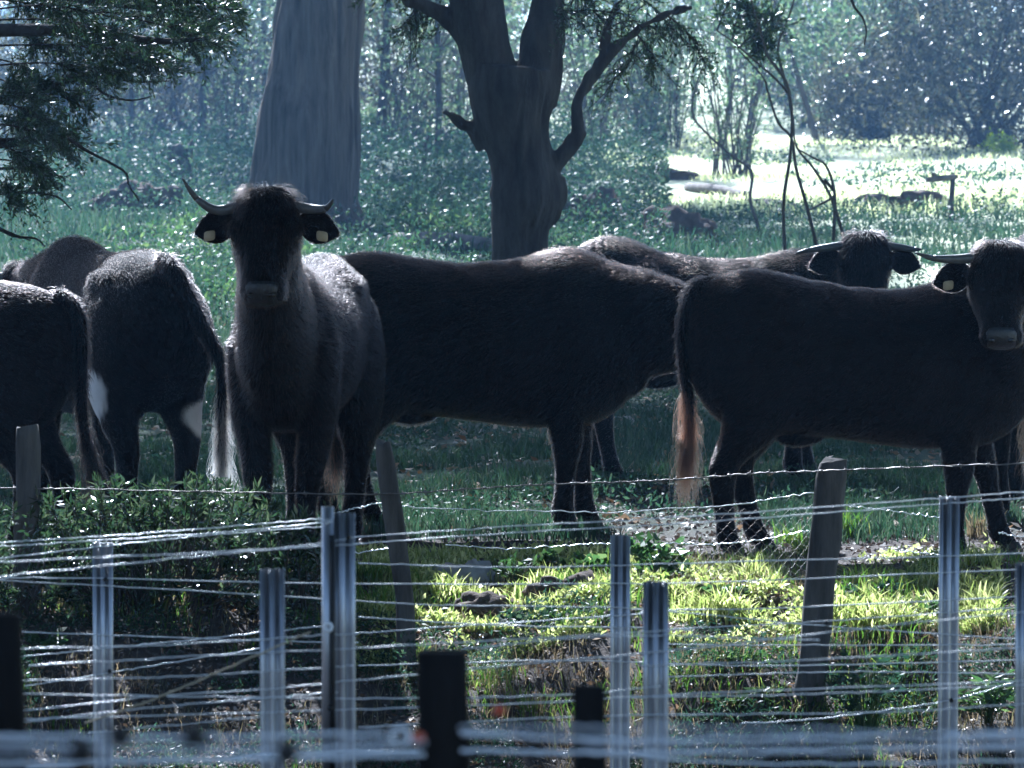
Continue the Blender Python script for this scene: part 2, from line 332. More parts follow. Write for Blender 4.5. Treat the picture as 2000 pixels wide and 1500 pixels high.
def surface_points(me, n):
    me.calc_loop_triangles(); nt = len(me.loop_triangles); T = np.zeros(nt * 3, np.int32); me.loop_triangles.foreach_get('vertices', T); T = T.reshape(-1, 3)
    V, Nn = mesh_np(me); a, b, c = V[T[:, 0]], V[T[:, 1]], V[T[:, 2]]; ar = np.linalg.norm(np.cross(b - a, c - a), axis=1)
    k = rng.choice(nt, n, p=ar / ar.sum()); u = rng.random((n, 2)); u = np.where(u.sum(1, keepdims=True) > 1, 1 - u, u)
    w = 1 - u.sum(1, keepdims=True); P = a[k] * w + b[k] * u[:, :1] + c[k] * u[:, 1:]
    Q = Nn[T[k, 0]] * w + Nn[T[k, 1]] * u[:, :1] + Nn[T[k, 2]] * u[:, 1:]; return P, unit(Q)
def hair_object(name, S, rad, mat, parent):
    """S (n,k,3) strands"""
    n, k, _ = S.shape; cu = bpy.data.hair_curves.new(name); cu.add_curves([k] * n)
    cu.attributes['position'].data.foreach_set('vector', np.ascontiguousarray(S, np.float32).ravel())
    r = (rad * np.linspace(1, .15, k)[None, :] * rng.uniform(.7, 1.3, (n, 1))).astype(np.float32)
    cu.points.foreach_set('radius', r.ravel()); cu.materials.append(mat); o = bpy.data.objects.new(name, cu); C.objects.link(o); o.parent = parent; return o
def strands(P, Nn, flow, L, lift=.45, wild=.28):
    n = len(P); f = np.broadcast_to(flow, (n, 3)); t = unit(f - Nn * (f * Nn).sum(1, keepdims=True))
    d = unit(t + Nn * lift * rng.uniform(.5, 1.6, (n, 1)) + rng.normal(size=(n, 3)) * wild); L = L[:, None]
    return np.stack([P - Nn * .004, P + d * L * .5, P + unit(d + t * .35 + np.array((0, 0, -.12))) * L], 1)

def cow(label, loc, yaw, s, poll, psi, phi, feet=((0, 0),) * 4, tail=None, switch=None, horns=None, white=None, nfur=42000, tags=(), flen=1.0, up=.0, top=None, slim=1.0, lift=0.0):
    root = thing('cow', label, 'cow', (loc[0], loc[1], G1(loc[0], loc[1]) - .01 + up), yaw, 'black cattle standing behind the fence')
    S = np.array((s, s, s)); mb = MB()
    st = spline(TORSO, 34)
    if top is not None: st[:, 1] += np.interp(st[:, 0], *top)
    st[:, 3] *= slim; st[:, 2] += lift; rings = []
    for x, zt, zb, w in st:
        r = super_ring((x, 0, (zt + zb) / 2), (0, w, 0), (0, 0, (zt - zb) / 2), 2.35)
        t = np.clip((r[:, 2] - (zt + zb) / 2) / ((zt - zb) / 2), -1, 1); r[:, 1] *= 1 - .40 * np.clip(t, 0, 1) ** 1.6 * (1 - .45 * math.exp(-((x + .45) / .16) ** 2)); rings.append(r * S)
    mb.loft(rings)
    # head frame
    psi, phi = R(psi), R(phi); poll = np.asarray(poll, float)
    f = np.array((math.cos(psi) * math.cos(phi), math.sin(psi) * math.cos(phi), -math.sin(phi)))
    u = np.array((math.cos(psi) * math.sin(phi), math.sin(psi) * math.sin(phi), math.cos(phi))); r_ = np.array((-math.sin(psi), math.cos(psi), 0.))
    hh = lambda a, b, c: (poll + f * a + r_ * b + u * c) * S
    # neck
    back = poll + f * .13 - u * .07; hd = np.array((math.cos(psi), math.sin(psi), 0)); mid = (np.array((.62, 0, 1.02)) + back) / 2 + np.array((.06, 0, .0)) - hd * .03
    path = spline([(.40, 0, .96), (.60, 0, .99), mid, back], 16); T = np.gradient(path, axis=0); T = unit(T)
    ww = np.interp(np.linspace(0, 1, 16), (0, .35, .7, 1), (.21, .17, .125, .115)); wh = np.interp(np.linspace(0, 1, 16), (0, .35, .7, 1), (.30, .29, .21, .155)); rings = []
    for p, t, a, b in zip(path, T, ww, wh):
        sd = np.cross(t, (0, 0, 1)); sd = sd / (np.linalg.norm(sd) + 1e-6); v = np.cross(sd, t); rings.append(super_ring(p, sd * a, v * b, 2.2) * S)
    mb.loft(rings)
    mb.ellipsoid((path[6] - np.array((0, 0, .25 - lift))) * S, np.array((.16, .075, .12)) * s)            # dewlap
    rings = []
    for a, w, tp, bt in spline(HEAD, 22): rings.append(super_ring(poll + f * (a * HL) + u * (tp - bt) / 2, r_ * w, u * (tp + bt) / 2, 2.5) * S)
    mb.loft(rings)
    for sg in (1, -1): mb.ellipsoid(hh(.155 * HL, sg * .118, .032), np.array((.05, .035, .035)) * s, [f, r_, u])   # brow
    # legs
    hoof_at = []
    for k, (tmpl, sg) in enumerate(((FRONT, 1), (FRONT, -1), (HIND, 1), (HIND, -1))):
        a = spline(tmpl, 22); dx, dy = feet[k]; z0 = tmpl[1][2]; kk = np.clip((z0 - a[:, 2]) / z0, 0, 1); rings = []
        for (x, y, z, rx, ry), q in zip(a, kk):
            rings.append(super_ring((x + dx * q, sg * y + dy * q, z), (rx, 0, 0), (0, ry, 0), 2.1, 16) * S)
        mb.loft(rings); hoof_at.append((tmpl[-1][0] + dx, sg * tmpl[-1][1] + dy))
    for sg in (1, -1):
        mb.ellipsoid(np.array((-.43, sg * .165 * slim, 1.14)) * S, np.array((.17, .075, .085)) * s)            # hip bone
        mb.ellipsoid(np.array((.42, sg * .17 * slim, .91)) * S, np.array((.13, .10, .25)) * s)               # shoulder
        mb.ellipsoid(np.array((-.50, sg * .17 * slim, .88)) * S, np.array((.24, .13, .28)) * s)              # haunch
    mb.ellipsoid(np.array((-.30, 0, .56)) * S, np.array((.12, .05, .05)) * s)
    me = remeshed(mb, 'body', .0135, 5); V, Nn = mesh_np(me)
    V = V + Nn * ((vnoise(V[:, 0] + V[:, 1], V[:, 2], .09, 3) - .5) * .009)[:, None]; me.vertices.foreach_set('co', V.astype(np.float32).ravel()); me.update()
    wa = np.zeros(len(V), np.float32)
    if white:
        L = V / s
        for c, rad in white: wa = np.maximum(wa, 1 - sstep(.75, 1.1, np.sqrt((((L - np.array(c)) / np.array(rad)) ** 2).sum(1)) + .3 * (vnoise(L[:, 0] * 3 + L[:, 1], L[:, 2], .05, 2) - .5)))
    me.attributes.new('white', 'FLOAT', 'POINT').data.foreach_set('value', wa.astype(np.float32))
    body = link('body', me, M['hide'], root, True)
    # fur over the body
    P, Q = surface_points(me, nfur); lz = P[:, 2] / s; flow = np.tile(np.array((-.8, 0, -.45)), (len(P), 1)); hd_pts = np.linalg.norm(P / s - (poll + f * .2), axis=1) < .36
    flow[hd_pts] = f * -.1 + np.array((0, 0, -.6)); Lh = (.018 + .006 * vnoise(P[:, 0] + P[:, 1], P[:, 2], .11, 7)) * flen
    Lh = Lh * (1 + .55 * sstep(.2, .5, P[:, 0] / s) * sstep(1.0, 1.3, lz)) * np.where(lz < .45, .6, 1) * np.where(hd_pts, .75, 1)
    crest = hd_pts & (Q[:, 2] > .35) & (np.linalg.norm(P / s - poll, axis=1) < .17); Lh[crest] *= 1.9
    keep = ~((vnoise(P[:, 0] * 1., P[:, 1] + P[:, 2], .3, 9) > 2))
    if white:
        L = P / s
        for c, rad in white: keep &= (np.sqrt((((L - np.array(c)) / np.array(rad)) ** 2).sum(1)) + .3 * (vnoise(L[:, 0] * 3 + L[:, 1], L[:, 2], .05, 2) - .5)) > .95
    S0 = strands(P[keep], Q[keep], flow[keep], Lh[keep] * s, .38, .22)
    # ears
    extra = []
    for sg in (1, -1):
        d = unit(r_ * sg * .93 - f * .02 + np.array((0, 0, -.16))); nrm = unit(hd * .75 + u * .2 + np.array((0, 0, -.15)) - d * 0); nrm = unit(nrm - d * nrm.dot(d)); b = np.cross(d, nrm); em = MB(); rings = []
        base = poll + f * .075 + r_ * sg * .12 - u * .03
        for t, w in zip(np.linspace(0, 1, 12), (.028, .034, .048, .060, .068, .072, .070, .065, .056, .044, .028, .008)):
            c = base + d * t * .18 - nrm * .02 * math.sin(t * 3) - np.array((0, 0, .02 * t * t)); q = np.linspace(0, 2 * math.pi, 16, endpoint=False)
            rr = c + np.cos(q)[:, None] * b * w + (np.sin(q) * .011 - np.cos(q) ** 2 * -.022 * w / .07)[:, None] * nrm; rings.append(rr * S)
        em.loft(rings); ear = em.build('ear', M['hide'], root); eP, eN = surface_points(ear.data, 1500); extra.append(strands(eP, eN, d, (.016 + .014 * rng.random(1500)) * s, .35))
        if sg in tags:
            tm = MB(); c = base + d * .115 + nrm * .035 - np.array((0, 0, .036)); tm.loft([super_ring((c + nrm * o_) * S, d * .024 * s * k_, np.array((0, 0, .021)) * s * k_, 4, 16) for o_, k_ in ((0, .9), (.002, 1), (.006, 1), (.008, .9))])
            tm.build('ear_tag', M['tag'], ear)
    fur = hair_object('fur', np.concatenate([S0] + extra), .0008, M['fur'], root)
    # eyes, muzzle, horns, hooves
    for sg in (1, -1):
        MB().ellipsoid(hh(.185 * HL, sg * .128, .022), np.array((.026, .016, .021)) * s, [f, r_, u]).build('eye', M['eye'], root)
    mz = MB(); mz.loft([super_ring(poll + f * (a * HL) + u * h, r_ * w * .86, u * q * .92, 2.6, 20) * S for a, w, h, q in ((.435, .07, .022, .03), (.46, .083, .01, .045), (.49, .084, -.008, .05), (.512, .072, -.02, .042), (.52, .05, -.025, .03))]); mu = mz.build('muzzle', M['muzzle'], root)
    for sg in (1, -1): MB().ellipsoid(hh(.497 * HL, sg * .043, .022), np.array((.012, .018, .014)) * s, [f, r_, u]).build('nostril', M['eye'], mu)
    hp = horns or ([(0, 0, 0), (.10, -.005, .02), (.19, .03, .05), (.24, .1, .07)],) * 2
    for sg, pts in zip((1, -1), hp):
        b0 = poll + f * .015 + r_ * sg * .105 + u * .0; p = np.array([b0 + r_ * sg * a + np.array((0, 0, b)) + hd * c for a, b, c in pts]); p = spline(p, 16)
        rad = np.interp(np.linspace(0, 1, 16), (0, .45, .85, 1), (.025, .019, .009, .003)); hb = MB().tube(p[:11] * S, rad[:11] * s, 14).build('horn', M['horn'], root)
        MB().tube(p[10:] * S, rad[10:] * s * 1.01, 14).build('horn_tip', M['horn_tip'], hb)
    for x, y in hoof_at:
        hm = MB()
        for e in (-.022, .022): hm.loft([super_ring((x + dx, y + e, z), (rx, 0, 0), (0, .021, 0), 2.6, 12) * S for z, rx, dx in ((-.012, .052, .015), (.0, .053, .014), (.03, .05, .008), (.062, .043, 0))])
        hm.build('hoof', M['hoof'], root)
    tp = np.array(tail or [(-.74, 0, 1.23), (-.83, 0, 1.17), (-.86, 0, 1.0), (-.855, 0, .75), (-.84, 0, .58), (-.84, 0, .42)]); q = spline(tp, 30)
    tm = MB().tube(q * S, np.interp(np.linspace(0, 1, 30), (0, .2, .7, 1), (.048, .034, .02, .012)) * s, 10); tl = tm.build('tail', M['hide'], root)
    eP, eN = surface_points(tl.data, 3500); tt = strands(eP, eN, (0, 0, -1), (.028 + .03 * rng.random(3500)) * s, .5, .3)
    hair_object('tail_hair', tt, .0012, M['fur'], tl)
    n = 1100; k = rng.uniform(.58, 1, n) * 29; i = k.astype(int).clip(0, 28); p = (q[i] + (q[i + 1] - q[i]) * (k - i)[:, None]) * S; off = rng.normal(size=(n, 3)) * .012 * np.array((1, 1, .3)); Ls = rng.uniform(.07, .19, n)[:, None]
    td = unit(np.array(tp[-1] - tp[-3])); sw = np.stack([p, p + off * 1.6 + (td * .4 + np.array((0, 0, -.1))) * Ls, p + off * 2.0 + (td * .45 + np.array((0, 0, -.6))) * Ls + rng.normal(size=(n, 3)) * .012, p + off * 1.9 + (td * .4 + np.array((0, 0, -1))) * Ls * 1.15 + rng.normal(size=(n, 3)) * .02], 1)
    hair_object('tail_switch', sw, .0012, switch or M['redswitch'], tl)
    return root

hA = ([(0, 0, 0), (.085, -.012, .01), (.15, -.005, .06), (.185, .035, .10)], [(0, 0, 0), (.10, -.018, .02), (.18, .03, .04), (.24, .115, .05)])
cow('black cow facing the fence with upturned horns and a buff tag in each ear', (-.95, 25.9), R(-98), 1.05, (1.05, 0.04, 1.59), 3, 66,
    feet=((.02, -.07), (-.02, .06), (.05, -.05), (-.05, .02)), horns=hA, tags=(1, -1), nfur=95000, flen=1.5, slim=.8, lift=.09, switch=M['fur'])
cow('black cow standing broadside between the facing cow and the hanging-tail rump', ((930 - 1000) * 27.15 / FPX, 27.15), R(0), 1.0, (1.13, .05, 1.07), 0, 42,
    feet=((.07, -.03), (-.05, .03), (-.12, 0), (.13, .02)), nfur=95000, flen=1.5, top=((-.8, -.5, -.1, .2, .4, .8), (.03, .025, .0, .02, .02, -.03)))
cow('black cow in right front with hanging tail, head turned to show its ear tag', ((1692 - 1000) * 26.2 / FPX, 26.2), R(0), 1.0, (.565, -.60, 1.42), -93, 66,
    feet=((.20, -.02), (-.07, .02), (.13, 0), (-.03, .02)), tail=[(-.70, 0, 1.25), (-.79, -.02, 1.22), (-.83, -.03, 1.08), (-.835, -.03, .9), (-.81, -.03, .72), (-.81, -.03, .58), (-.825, -.03, .48)],
    horns=([(0, 0, 0), (.10, -.005, .02), (.2, .0, .05), (.26, .03, .06)], [(0, 0, 0), (.10, -.006, .02), (.2, .0, .05), (.28, .025, .06)]), tags=(1, -1), nfur=95000, top=((-.8, -.5, -.1, .2, .8), (.03, .02, -.03, -.04, -.04)))
cow('black cow in the second row lifting its horned head behind the front cow', ((1394 - 1000) * 30.0 / FPX, 30.0), R(0), .96, (.80, -.42, 1.33), -90, 60,
    feet=((.06, 0), (-.03, 0), (-.04, 0), (.06, 0)), horns=([(0, 0, 0), (.08, -.01, .02), (.16, -.02, .03), (.2, -.02, .03)], [(0, 0, 0), (.1, -.01, .02), (.2, -.025, .03), (.27, -.04, .04)]), nfur=60000, flen=1.3, top=((-.8, -.6, -.45, -.3, .1, .5), (.03, .06, .02, -.03, -.05, -.06)))
cow('black cow seen from behind with white leg patches and a pale tail switch', (-1.93, 27.35), R(114), 1.035, (1.12, 0, 1.12), 0, 45,
    feet=((0, 0), (0, 0), (.02, -.03), (.03, .03)), tail=[(-.72, 0, 1.26), (-.82, -.03, 1.2), (-.84, -.13, 1.0), (-.82, -.24, .8), (-.8, -.25, .6), (-.8, -.25, .45), (-.8, -.25, .33)], switch=M['switch'],
    white=[((-.47, .26, .66), (.15, .10, .15)), ((-.62, -.22, .54), (.16, .1, .09))], nfur=75000)
cow('black cow cut off by the picture edge, its rump beside the white-legged cow', (-2.78, 26.0), R(174), .985, (1.15, 0, 1.1), 0, 45,
    feet=((0, 0), (0, 0), (.05, 0), (-.14, 0)), tail=[(-.72, 0, 1.23), (-.82, 0, 1.16), (-.845, .01, 1.0), (-.845, .02, .75), (-.87, .03, .56), (-.92, .03, .42), (-.95, .03, .34)], switch=M['fur'], nfur=65000, top=((-.8, -.5, 0), (-.02, -.01, 0)))
cow('black cow mostly hidden behind the tagged head of the front cow', ((2035 - 1000) * 28.3 / FPX, 28.3), R(82), 1.06, (1.12, 0, 1.1), 0, 45, nfur=45000)

# ------------------------------------------------------------------ trees
def trunk_tubes(specs, Y, voxel, disp, name, mat, parent, seed=1, nz=.1):
    """specs: list of [(px, py, width px, depth offset)] outlines met in the photo, each at its own real distance"""
    mb = MB()
    for sp in specs:
        a = spline(np.array([list(at(q[0], q[1], Y + (q[3] if len(q) > 3 else 0))) + [q[2] * (Y + (q[3] if len(q) > 3 else 0)) / FPX / 2] for q in sp]), max(10, 5 * len(sp)))
        mb.tube(a[:, :3], np.maximum(a[:, 3], .004), 16)
    me = remeshed(mb, name, voxel, 2); V, Nn = mesh_np(me)
    ang = V[:, 0] + .7 * V[:, 1]
    V = V + Nn * (disp * (vnoise(ang, V[:, 2] * .3, nz, seed) - .5) + disp * .9 * (vnoise(ang * 1.0, V[:, 2] * .16, nz * .38, seed + 1) - .5))[:, None]
    me.vertices.foreach_set('co', V.astype(np.float32).ravel()); me.update(); return link(name, me, mat, parent, True)
def twigs(name, TW, r, mat, parent, n=5, limbs=()):
    mb = MB()
    for q in limbs: mb.tube(spline(q, 12), np.linspace(r * 2.2, r * .9, 12), n + 1)
    for q in TW: mb.tube(q, np.linspace(r, r * .35, len(q)), n)
    return mb.build(name, mat, parent)

# the dark forked tree behind the cows
YT = 38.0; base = at(1018, 610, YT); bz = G1(base[0], YT)
tree = thing('forked_tree', 'dark forked tree rising behind the cows, with a crooked side branch', 'tree', (base[0], YT, bz))
inv = np.array(tree.location)
def relink(o, parent):
    """parent keeping the place it was modelled at"""
    o.parent = parent; o.matrix_parent_inverse = Matrix.Translation(-parent.location); return o
zpx = 750 - (bz - HC + YT * 778 / FPX) * 0  # noqa
t = trunk_tubes([[(1017, 745, 175), (1017, 690, 135), (1017, 560, 112), (1018, 450, 114), (1030, 385, 146), (1020, 310, 128), (1001, 235, 148), (1000, 170, 172), (1003, 130, 168)],
                 [(975, 200, 100), (948, 95, 104), (932, 0, 106), (922, -140, 90), (900, -420, 70), (840, -900, 34)],
                 [(1040, 200, 90), (1060, 90, 84), (1070, 0, 66), (1092, -160, 60), (1150, -430, 44), (1210, -850, 24)],
                 [(945, 120, 60), (900, 52, 50), (845, 18, 34), (780, -12, 26), (690, -60, 18)],
                 [(1068, 335, 46), (1092, 310, 36), (1114, 282, 32), (1131, 262, 26), (1127, 225, 24), (1127, 200, 23), (1143, 168, 24), (1180, 118, 25), (1240, 62, 21), (1300, 28, 15), (1352, 14, 10)],
                 [(1122, 272, 24), (1138, 262, 20), (1146, 266, 12)], [(1080, 400, 40), (1095, 380, 36), (1085, 350, 40)],
                 [(950, 285, 40), (925, 255, 30), (897, 238, 20), (868, 217, 9)], [(1180, 118, 18), (1184, 70, 14), (1200, 20, 12), (1260, -60, 9)]], YT, .011, .028, 'trunk', M['bark_dark'], None, 3)
relink(t, tree)
def L3(pts, Y): return [at(p[0], p[1], Y + (p[2] if len(p) > 2 else 0)) for p in pts]
limbs = [L3([(1070, 30), (1150, 20, -.3), (1240, 30, -.6)], YT), L3([(1180, 60), (1230, 40, .3), (1300, 60, .5)], YT), L3([(1090, -40), (1150, -10, .5), (1170, 50, .9)], YT),
         L3([(1200, -40), (1270, 10, .3), (1330, 70, .4)], YT), L3([(1150, -60), (1120, 0, -.6), (1100, 40, -.9)], YT), L3([(1240, 62), (1262, 90, .2), (1280, 130, .3)], YT), L3([(900, 40), (840, 30, .3), (790, 50, .5)], YT),
         L3([(880, -40), (820, 0, .3), (800, 40, -.4)], YT), L3([(850, -60), (770, -30, .3), (720, -20, -.4)], YT), L3([(1300, 28), (1340, 60, .2), (1370, 110, .2)], YT), L3([(1240, 90), (1225, 130, .3), (1190, 160, .4)], YT)]
LP, LD, TW = sprays(limbs, 26, .24, 15, .03, .012, .35); relink(leaf_mesh('foliage', LP, .036, .013, M['dark_leaf'], None, LD), tree); relink(twigs('twig', TW, .0035, M['twig'], None, 5, limbs), tree)
P, cc = crown_points((base[0] - 1.6, YT + 4.0, 6.9), (5.0, 5.5, 1.9), 560, 70, .36, .1); relink(leaf_mesh('crown', P, .13, .06, M['canopy'], None), tree)  # unseen crown, set back off the trunk to shade the paddock

# the big pale trunk
YB = 63.0; pb = ground_at(590, 462); big = thing('large_tree', 'massive leaning grey trunk, palest and widest, behind the facing cow\'s head', 'tree', (pb[0], YB, G1(pb[0], YB)))
gy = 478
t = trunk_tubes([[(592, gy + 30, 330), (592, gy - 10, 262), (588, 400, 215), (591, 350, 205), (598, 280, 196), (606, 200, 190), (613, 120, 180), (622, 0, 166), (640, -200, 150), (672, -600, 130), (700, -1200, 100), (715, -2100, 60)],
                 [(640, gy + 14, 120), (690, gy - 4, 80, -.5), (745, gy + 8, 46, -.9), (790, gy + 20, 20, -1.1)], [(540, gy + 12, 110), (500, gy + 0, 70, -.3), (455, gy + 18, 30, -.5)],
                 [(668, -500, 60), (800, -900, 46), (930, -1150, 30)], [(668, -650, 60), (520, -1050, 44), (380, -1300, 26)], [(595, gy + 20, 90, -.5), (600, gy - 10, 60, -.9), (610, gy + 26, 30, -1.6)]], YB, .028, .09, 'trunk', M['bark_big'], None, 8, .22)
relink(t, big)
P, cc = crown_points((pb[0] + 5.0, YB + .5, 14.0), (4.6, 5.5, 3.6), 120, 70, .6, .2); relink(leaf_mesh('crown', P, .24, .1, M['canopy'], None), big)  # unseen crown, pushed aside so the air before the trunk stays sunlit

# overhanging tree at the left
YL = 31.0
lt = thing('overhanging_tree', 'dark fine-leaved tree reaching its drooping branches in from the left edge', 'tree', (-4.2, YL, G1(-4.2, YL)))
mb = MB(); tr = spline([(-4.2, YL, -.1), (-4.15, YL, 1.0), (-3.9, YL - .1, 2.2), (-3.5, YL, 3.6), (-3.2, YL, 5)], 16); mb.tube(tr, np.linspace(.2, .07, 16), 12)
big_limbs = [L3([(-600, 260), (-250, 180, .1), (0, 190, .2), (110, 165, .1), (165, 142, 0), (225, 150, -.1)], YL), L3([(-500, -100), (-150, -60), (120, -10, .3), (330, 20, .5), (440, 40, .6)], YL), L3([(-500, 300), (-200, 260), (0, 280, .3), (90, 265, .3), (130, 268, .2)], YL),
             L3([(-420, 60), (-100, 60), (150, 60, -.3), (300, 80, -.5), (400, 76, -.6)], YL)]
for q in big_limbs: mb.tube(spline(q, 20), np.linspace(.05, .009, 20), 8)
mb.build('trunk', M['bark_dark'], None); relink(bpy.data.objects['trunk'] if False else C.objects[-1], lt)
thin = [L3([(162, 143), (190, 172), (208, 185), (228, 192), (262, 196), (296, 188)], YL), L3([(130, 268), (165, 292), (215, 318), (246, 338), (252, 362), (272, 392)], YL), L3([(170, 140), (215, 152), (270, 160), (330, 158)], YL),
        L3([(0, 448), (30, 462), (70, 466), (88, 482)], YL), L3([(-40, 420), (0, 446), (60, 470)], YL), L3([(-30, 380), (50, 376), (110, 384), (140, 410)], YL), L3([(-30, 330), (60, 330), (120, 345)], YL), L3([(310, 92), (340, 112), (375, 122)], YL)]
relink(twigs('branch', [spline(q, 14) for q in thin], .011, M['twig'], None, 6), lt)
sub = list(big_limbs)
for (a, b, c, d) in [(-40, 40, 250, 60), (-40, 90, 300, 110), (0, -30, 380, -5), (60, 20, 420, 55), (-40, 130, 230, 140), (-40, 170, 170, 200), (-40, 200, 110, 240), (-40, 240, 140, 285), (-40, 280, 70, 320), (-40, 310, 100, 345), (-30, 20, 200, 25), (100, -30, 450, 20),
                     (-40, 60, 120, 100), (-40, 110, 90, 160), (200, 30, 430, 90), (150, 90, 330, 130), (-40, 150, 60, 190), (-40, 0, 120, 30), (60, 50, 260, 100), (-40, 340, 40, 390), (-30, 230, 60, 250), (120, -40, 330, 10), (250, -20, 470, 10)]:
    dz = rng.uniform(-.7, .7); sub.append(L3([(a, b, dz), ((a + c) / 2, (b + d) / 2 - 12, dz + rng.uniform(-.2, .2)), (c, d, dz + rng.uniform(-.3, .3))], YL))
sub2 = [spline(q, 12) for q in sub]; LP, LD, TW = sprays([q[4:] for q in sub2], 46, .17, 20, .03, .01, .25, .6)
relink(leaf_mesh('foliage', LP, .036, .010, M['dark_leaf'], None, LD), lt); relink(twigs('twig', TW, .0028, M['twig'], None, 4, sub), lt)
P, cc = crown_points((-3.9, YL + 5.2, 5.8), (2.6, 3.4, 1.6), 190, 80, .35, .1); relink(leaf_mesh('crown', P, .10, .04, M['canopy'], None), lt)  # unseen crown, set back to shade the paddock at left

# sapling clump at right, in front of the clearing
YS = 47.0
sb = ground_at(1560, 470); sp_ = thing('sapling', 'thin many-stemmed bare sapling in front of the bright clearing', 'tree', (sb[0], YS, G1(sb[0], YS)))
stems = [[(1535, 520), (1530, 400), (1544, 300), (1546, 210), (1530, 170), (1470, 115), (1430, 80), (1400, 60)], [(1600, 500), (1575, 400), (1555, 330), (1546, 270), (1520, 240), (1500, 180), (1490, 150), (1440, 95)],
         [(1546, 215), (1535, 160), (1500, 110), (1490, 80), (1470, 10), (1455, -60)], [(1655, 490), (1625, 390), (1590, 330), (1555, 285), (1550, 230)], [(1540, 180), (1528, 140), (1520, 90), (1545, 20), (1560, -40)],
         [(1628, 470), (1630, 380), (1614, 325), (1588, 308), (1556, 290)], [(1610, 350), (1630, 380), (1600, 400), (1580, 410)], [(1500, 110), (1478, 60), (1490, 20)]]
t = twigs('stem', [spline(L3(q, YS + .25 * i - .8), 24) for i, q in enumerate(stems)], .016, M['bark_thin'], None, 8); relink(t, sp_)
limbs = [L3(q, YS) for q in [[(1430, 80), (1440, 40), (1480, 10)], [(1490, 80), (1480, 40), (1450, 0)], [(1470, 110), (1500, 60), (1520, 30)], [(1400, 60), (1420, 10), (1440, -40)], [(1440, 95), (1470, 70), (1490, 90)], [(1490, 120), (1500, 90), (1480, 60)]]]
LP, LD, TW = sprays(limbs, 24, .22, 13, .03, .012, .2); relink(leaf_mesh('foliage', LP, .055, .022, M['dark_leaf'], None, LD), sp_); relink(twigs('twig', TW, .004, M['twig'], None, 4, limbs), sp_)

# splayed bush with many leaning stems, and bare crooked stem
def stem_bush(label, px, py, spread, top, n, seed, w=.014, leaves=9):
    vb = ground_at(px, py); vs = thing('stem_bush', label, 'bush', vb, group='thin-stemmed bushes at the forest edge'); Y = vb[1]; l = np.random.default_rng(seed); st = []
    for i in range(n):
        a = l.uniform(-1, 1); x0 = px + l.uniform(-.3, .3) * spread; dz = l.uniform(-.8, .8); h = py - top
        st.append(spline(L3([(x0, py + 4, dz), (x0 + a * spread * .2 + l.normal() * 5, py - h * .25, dz), (x0 + a * spread * .55 + l.normal() * 12, py - h * .6, dz * 1.5), (x0 + a * spread * l.uniform(.7, 1.4), top + l.uniform(-60, 80), dz * 2)], Y), 10))
    relink(twigs('stem', st, w, M['bark_thin'], None, 5), vs); LP, LD, TW = sprays(st, leaves, .35, 9, .06, .02, .1, .7); relink(leaf_mesh('foliage', LP, .085, .03, M['far_leaf'], None, LD), vs)
stem_bush('bush of thin stems splaying from one dark base, left of the sapling', 1430, 345, 130, -10, 34, 1)
stem_bush('tangled thin-stemmed bush between the side branch and the splayed bush', 1290, 290, 130, -20, 30, 2)
stem_bush('tangled thin-stemmed bush close beside the forked trunk, right side', 1150, 300, 100, 20, 24, 3)
stem_bush('hazy thin-stemmed bush midway between the big trunk and the forked tree', 790, 290, 130, -20, 30, 4)
stem_bush('hazy thin-stemmed bush touching the forked trunk\'s left outline', 885, 285, 90, 10, 20, 5)
stem_bush('thin-stemmed bush between the sapling and the rounded dark shrub', 1620, 270, 120, -20, 26, 6)
stem_bush('hazy thin-stemmed bush left of the big trunk', 440, 285, 130, 20, 28, 7)
stem_bush('dim thin-stemmed bush behind the overhanging branch tips', 260, 290, 130, 30, 26, 8)
sb = ground_at(1490, 470); bs = thing('bare_stem', 'single thin crooked bare stem left of the many-stemmed sapling', 'stem', (sb[0], sb[1], sb[2]))
relink(twigs('stem', [spline(L3([(1490, 500), (1480, 440), (1465, 390), (1468, 335), (1430, 305), (1380, 260), (1352, 220), (1365, 150), (1385, 110)], sb[1]), 30)], .02, M['bark_thin'], None, 6), bs)

# small upright dead stems and hanging twigs
def dead_stem(name, label, cat, pts, Y, w, mat='bark_thin'):
    b = at(pts[0][0], pts[0][1], Y); o = thing(name, label, cat, b); relink(twigs('stem', [spline(L3(q, Y), 16) for q in ([pts] if isinstance(pts[0][0], (int, float)) else pts)], w, M[mat], None, 7), o); return o
p = ground_at(825, 345); dead_stem('dead_stem', 'short dark dead stem standing between the big trunk and the forked tree', 'stem', [(826, 352), (829, 310), (832, 280), (838, 262)], p[1], .05)
p = ground_at(345, 370); q = p[1]; sm = thing('tree_stump', 'hazy broken stump far behind the facing cow\'s left horn', 'stump', p)
relink(trunk_tubes([[(350, 385, 60), (347, 345, 40), (345, 300, 34), (340, 282, 24)], [(360, 380, 50), (366, 330, 26), (374, 292, 16), (380, 270, 8)]], q, .03, .06, 'trunk', M['bark_thin'], None, 4, .15), sm)
ht = thing('hanging_branch', 'dark crooked twig hanging alone from above, right of the sapling top', 'branch', at(1660, -30, 40))
relink(twigs('twig', [spline(L3([(1655, -60), (1665, 5), (1685, 35), (1692, 60), (1688, 88)], 40), 14)], .012, M['twig'], None, 6), ht)

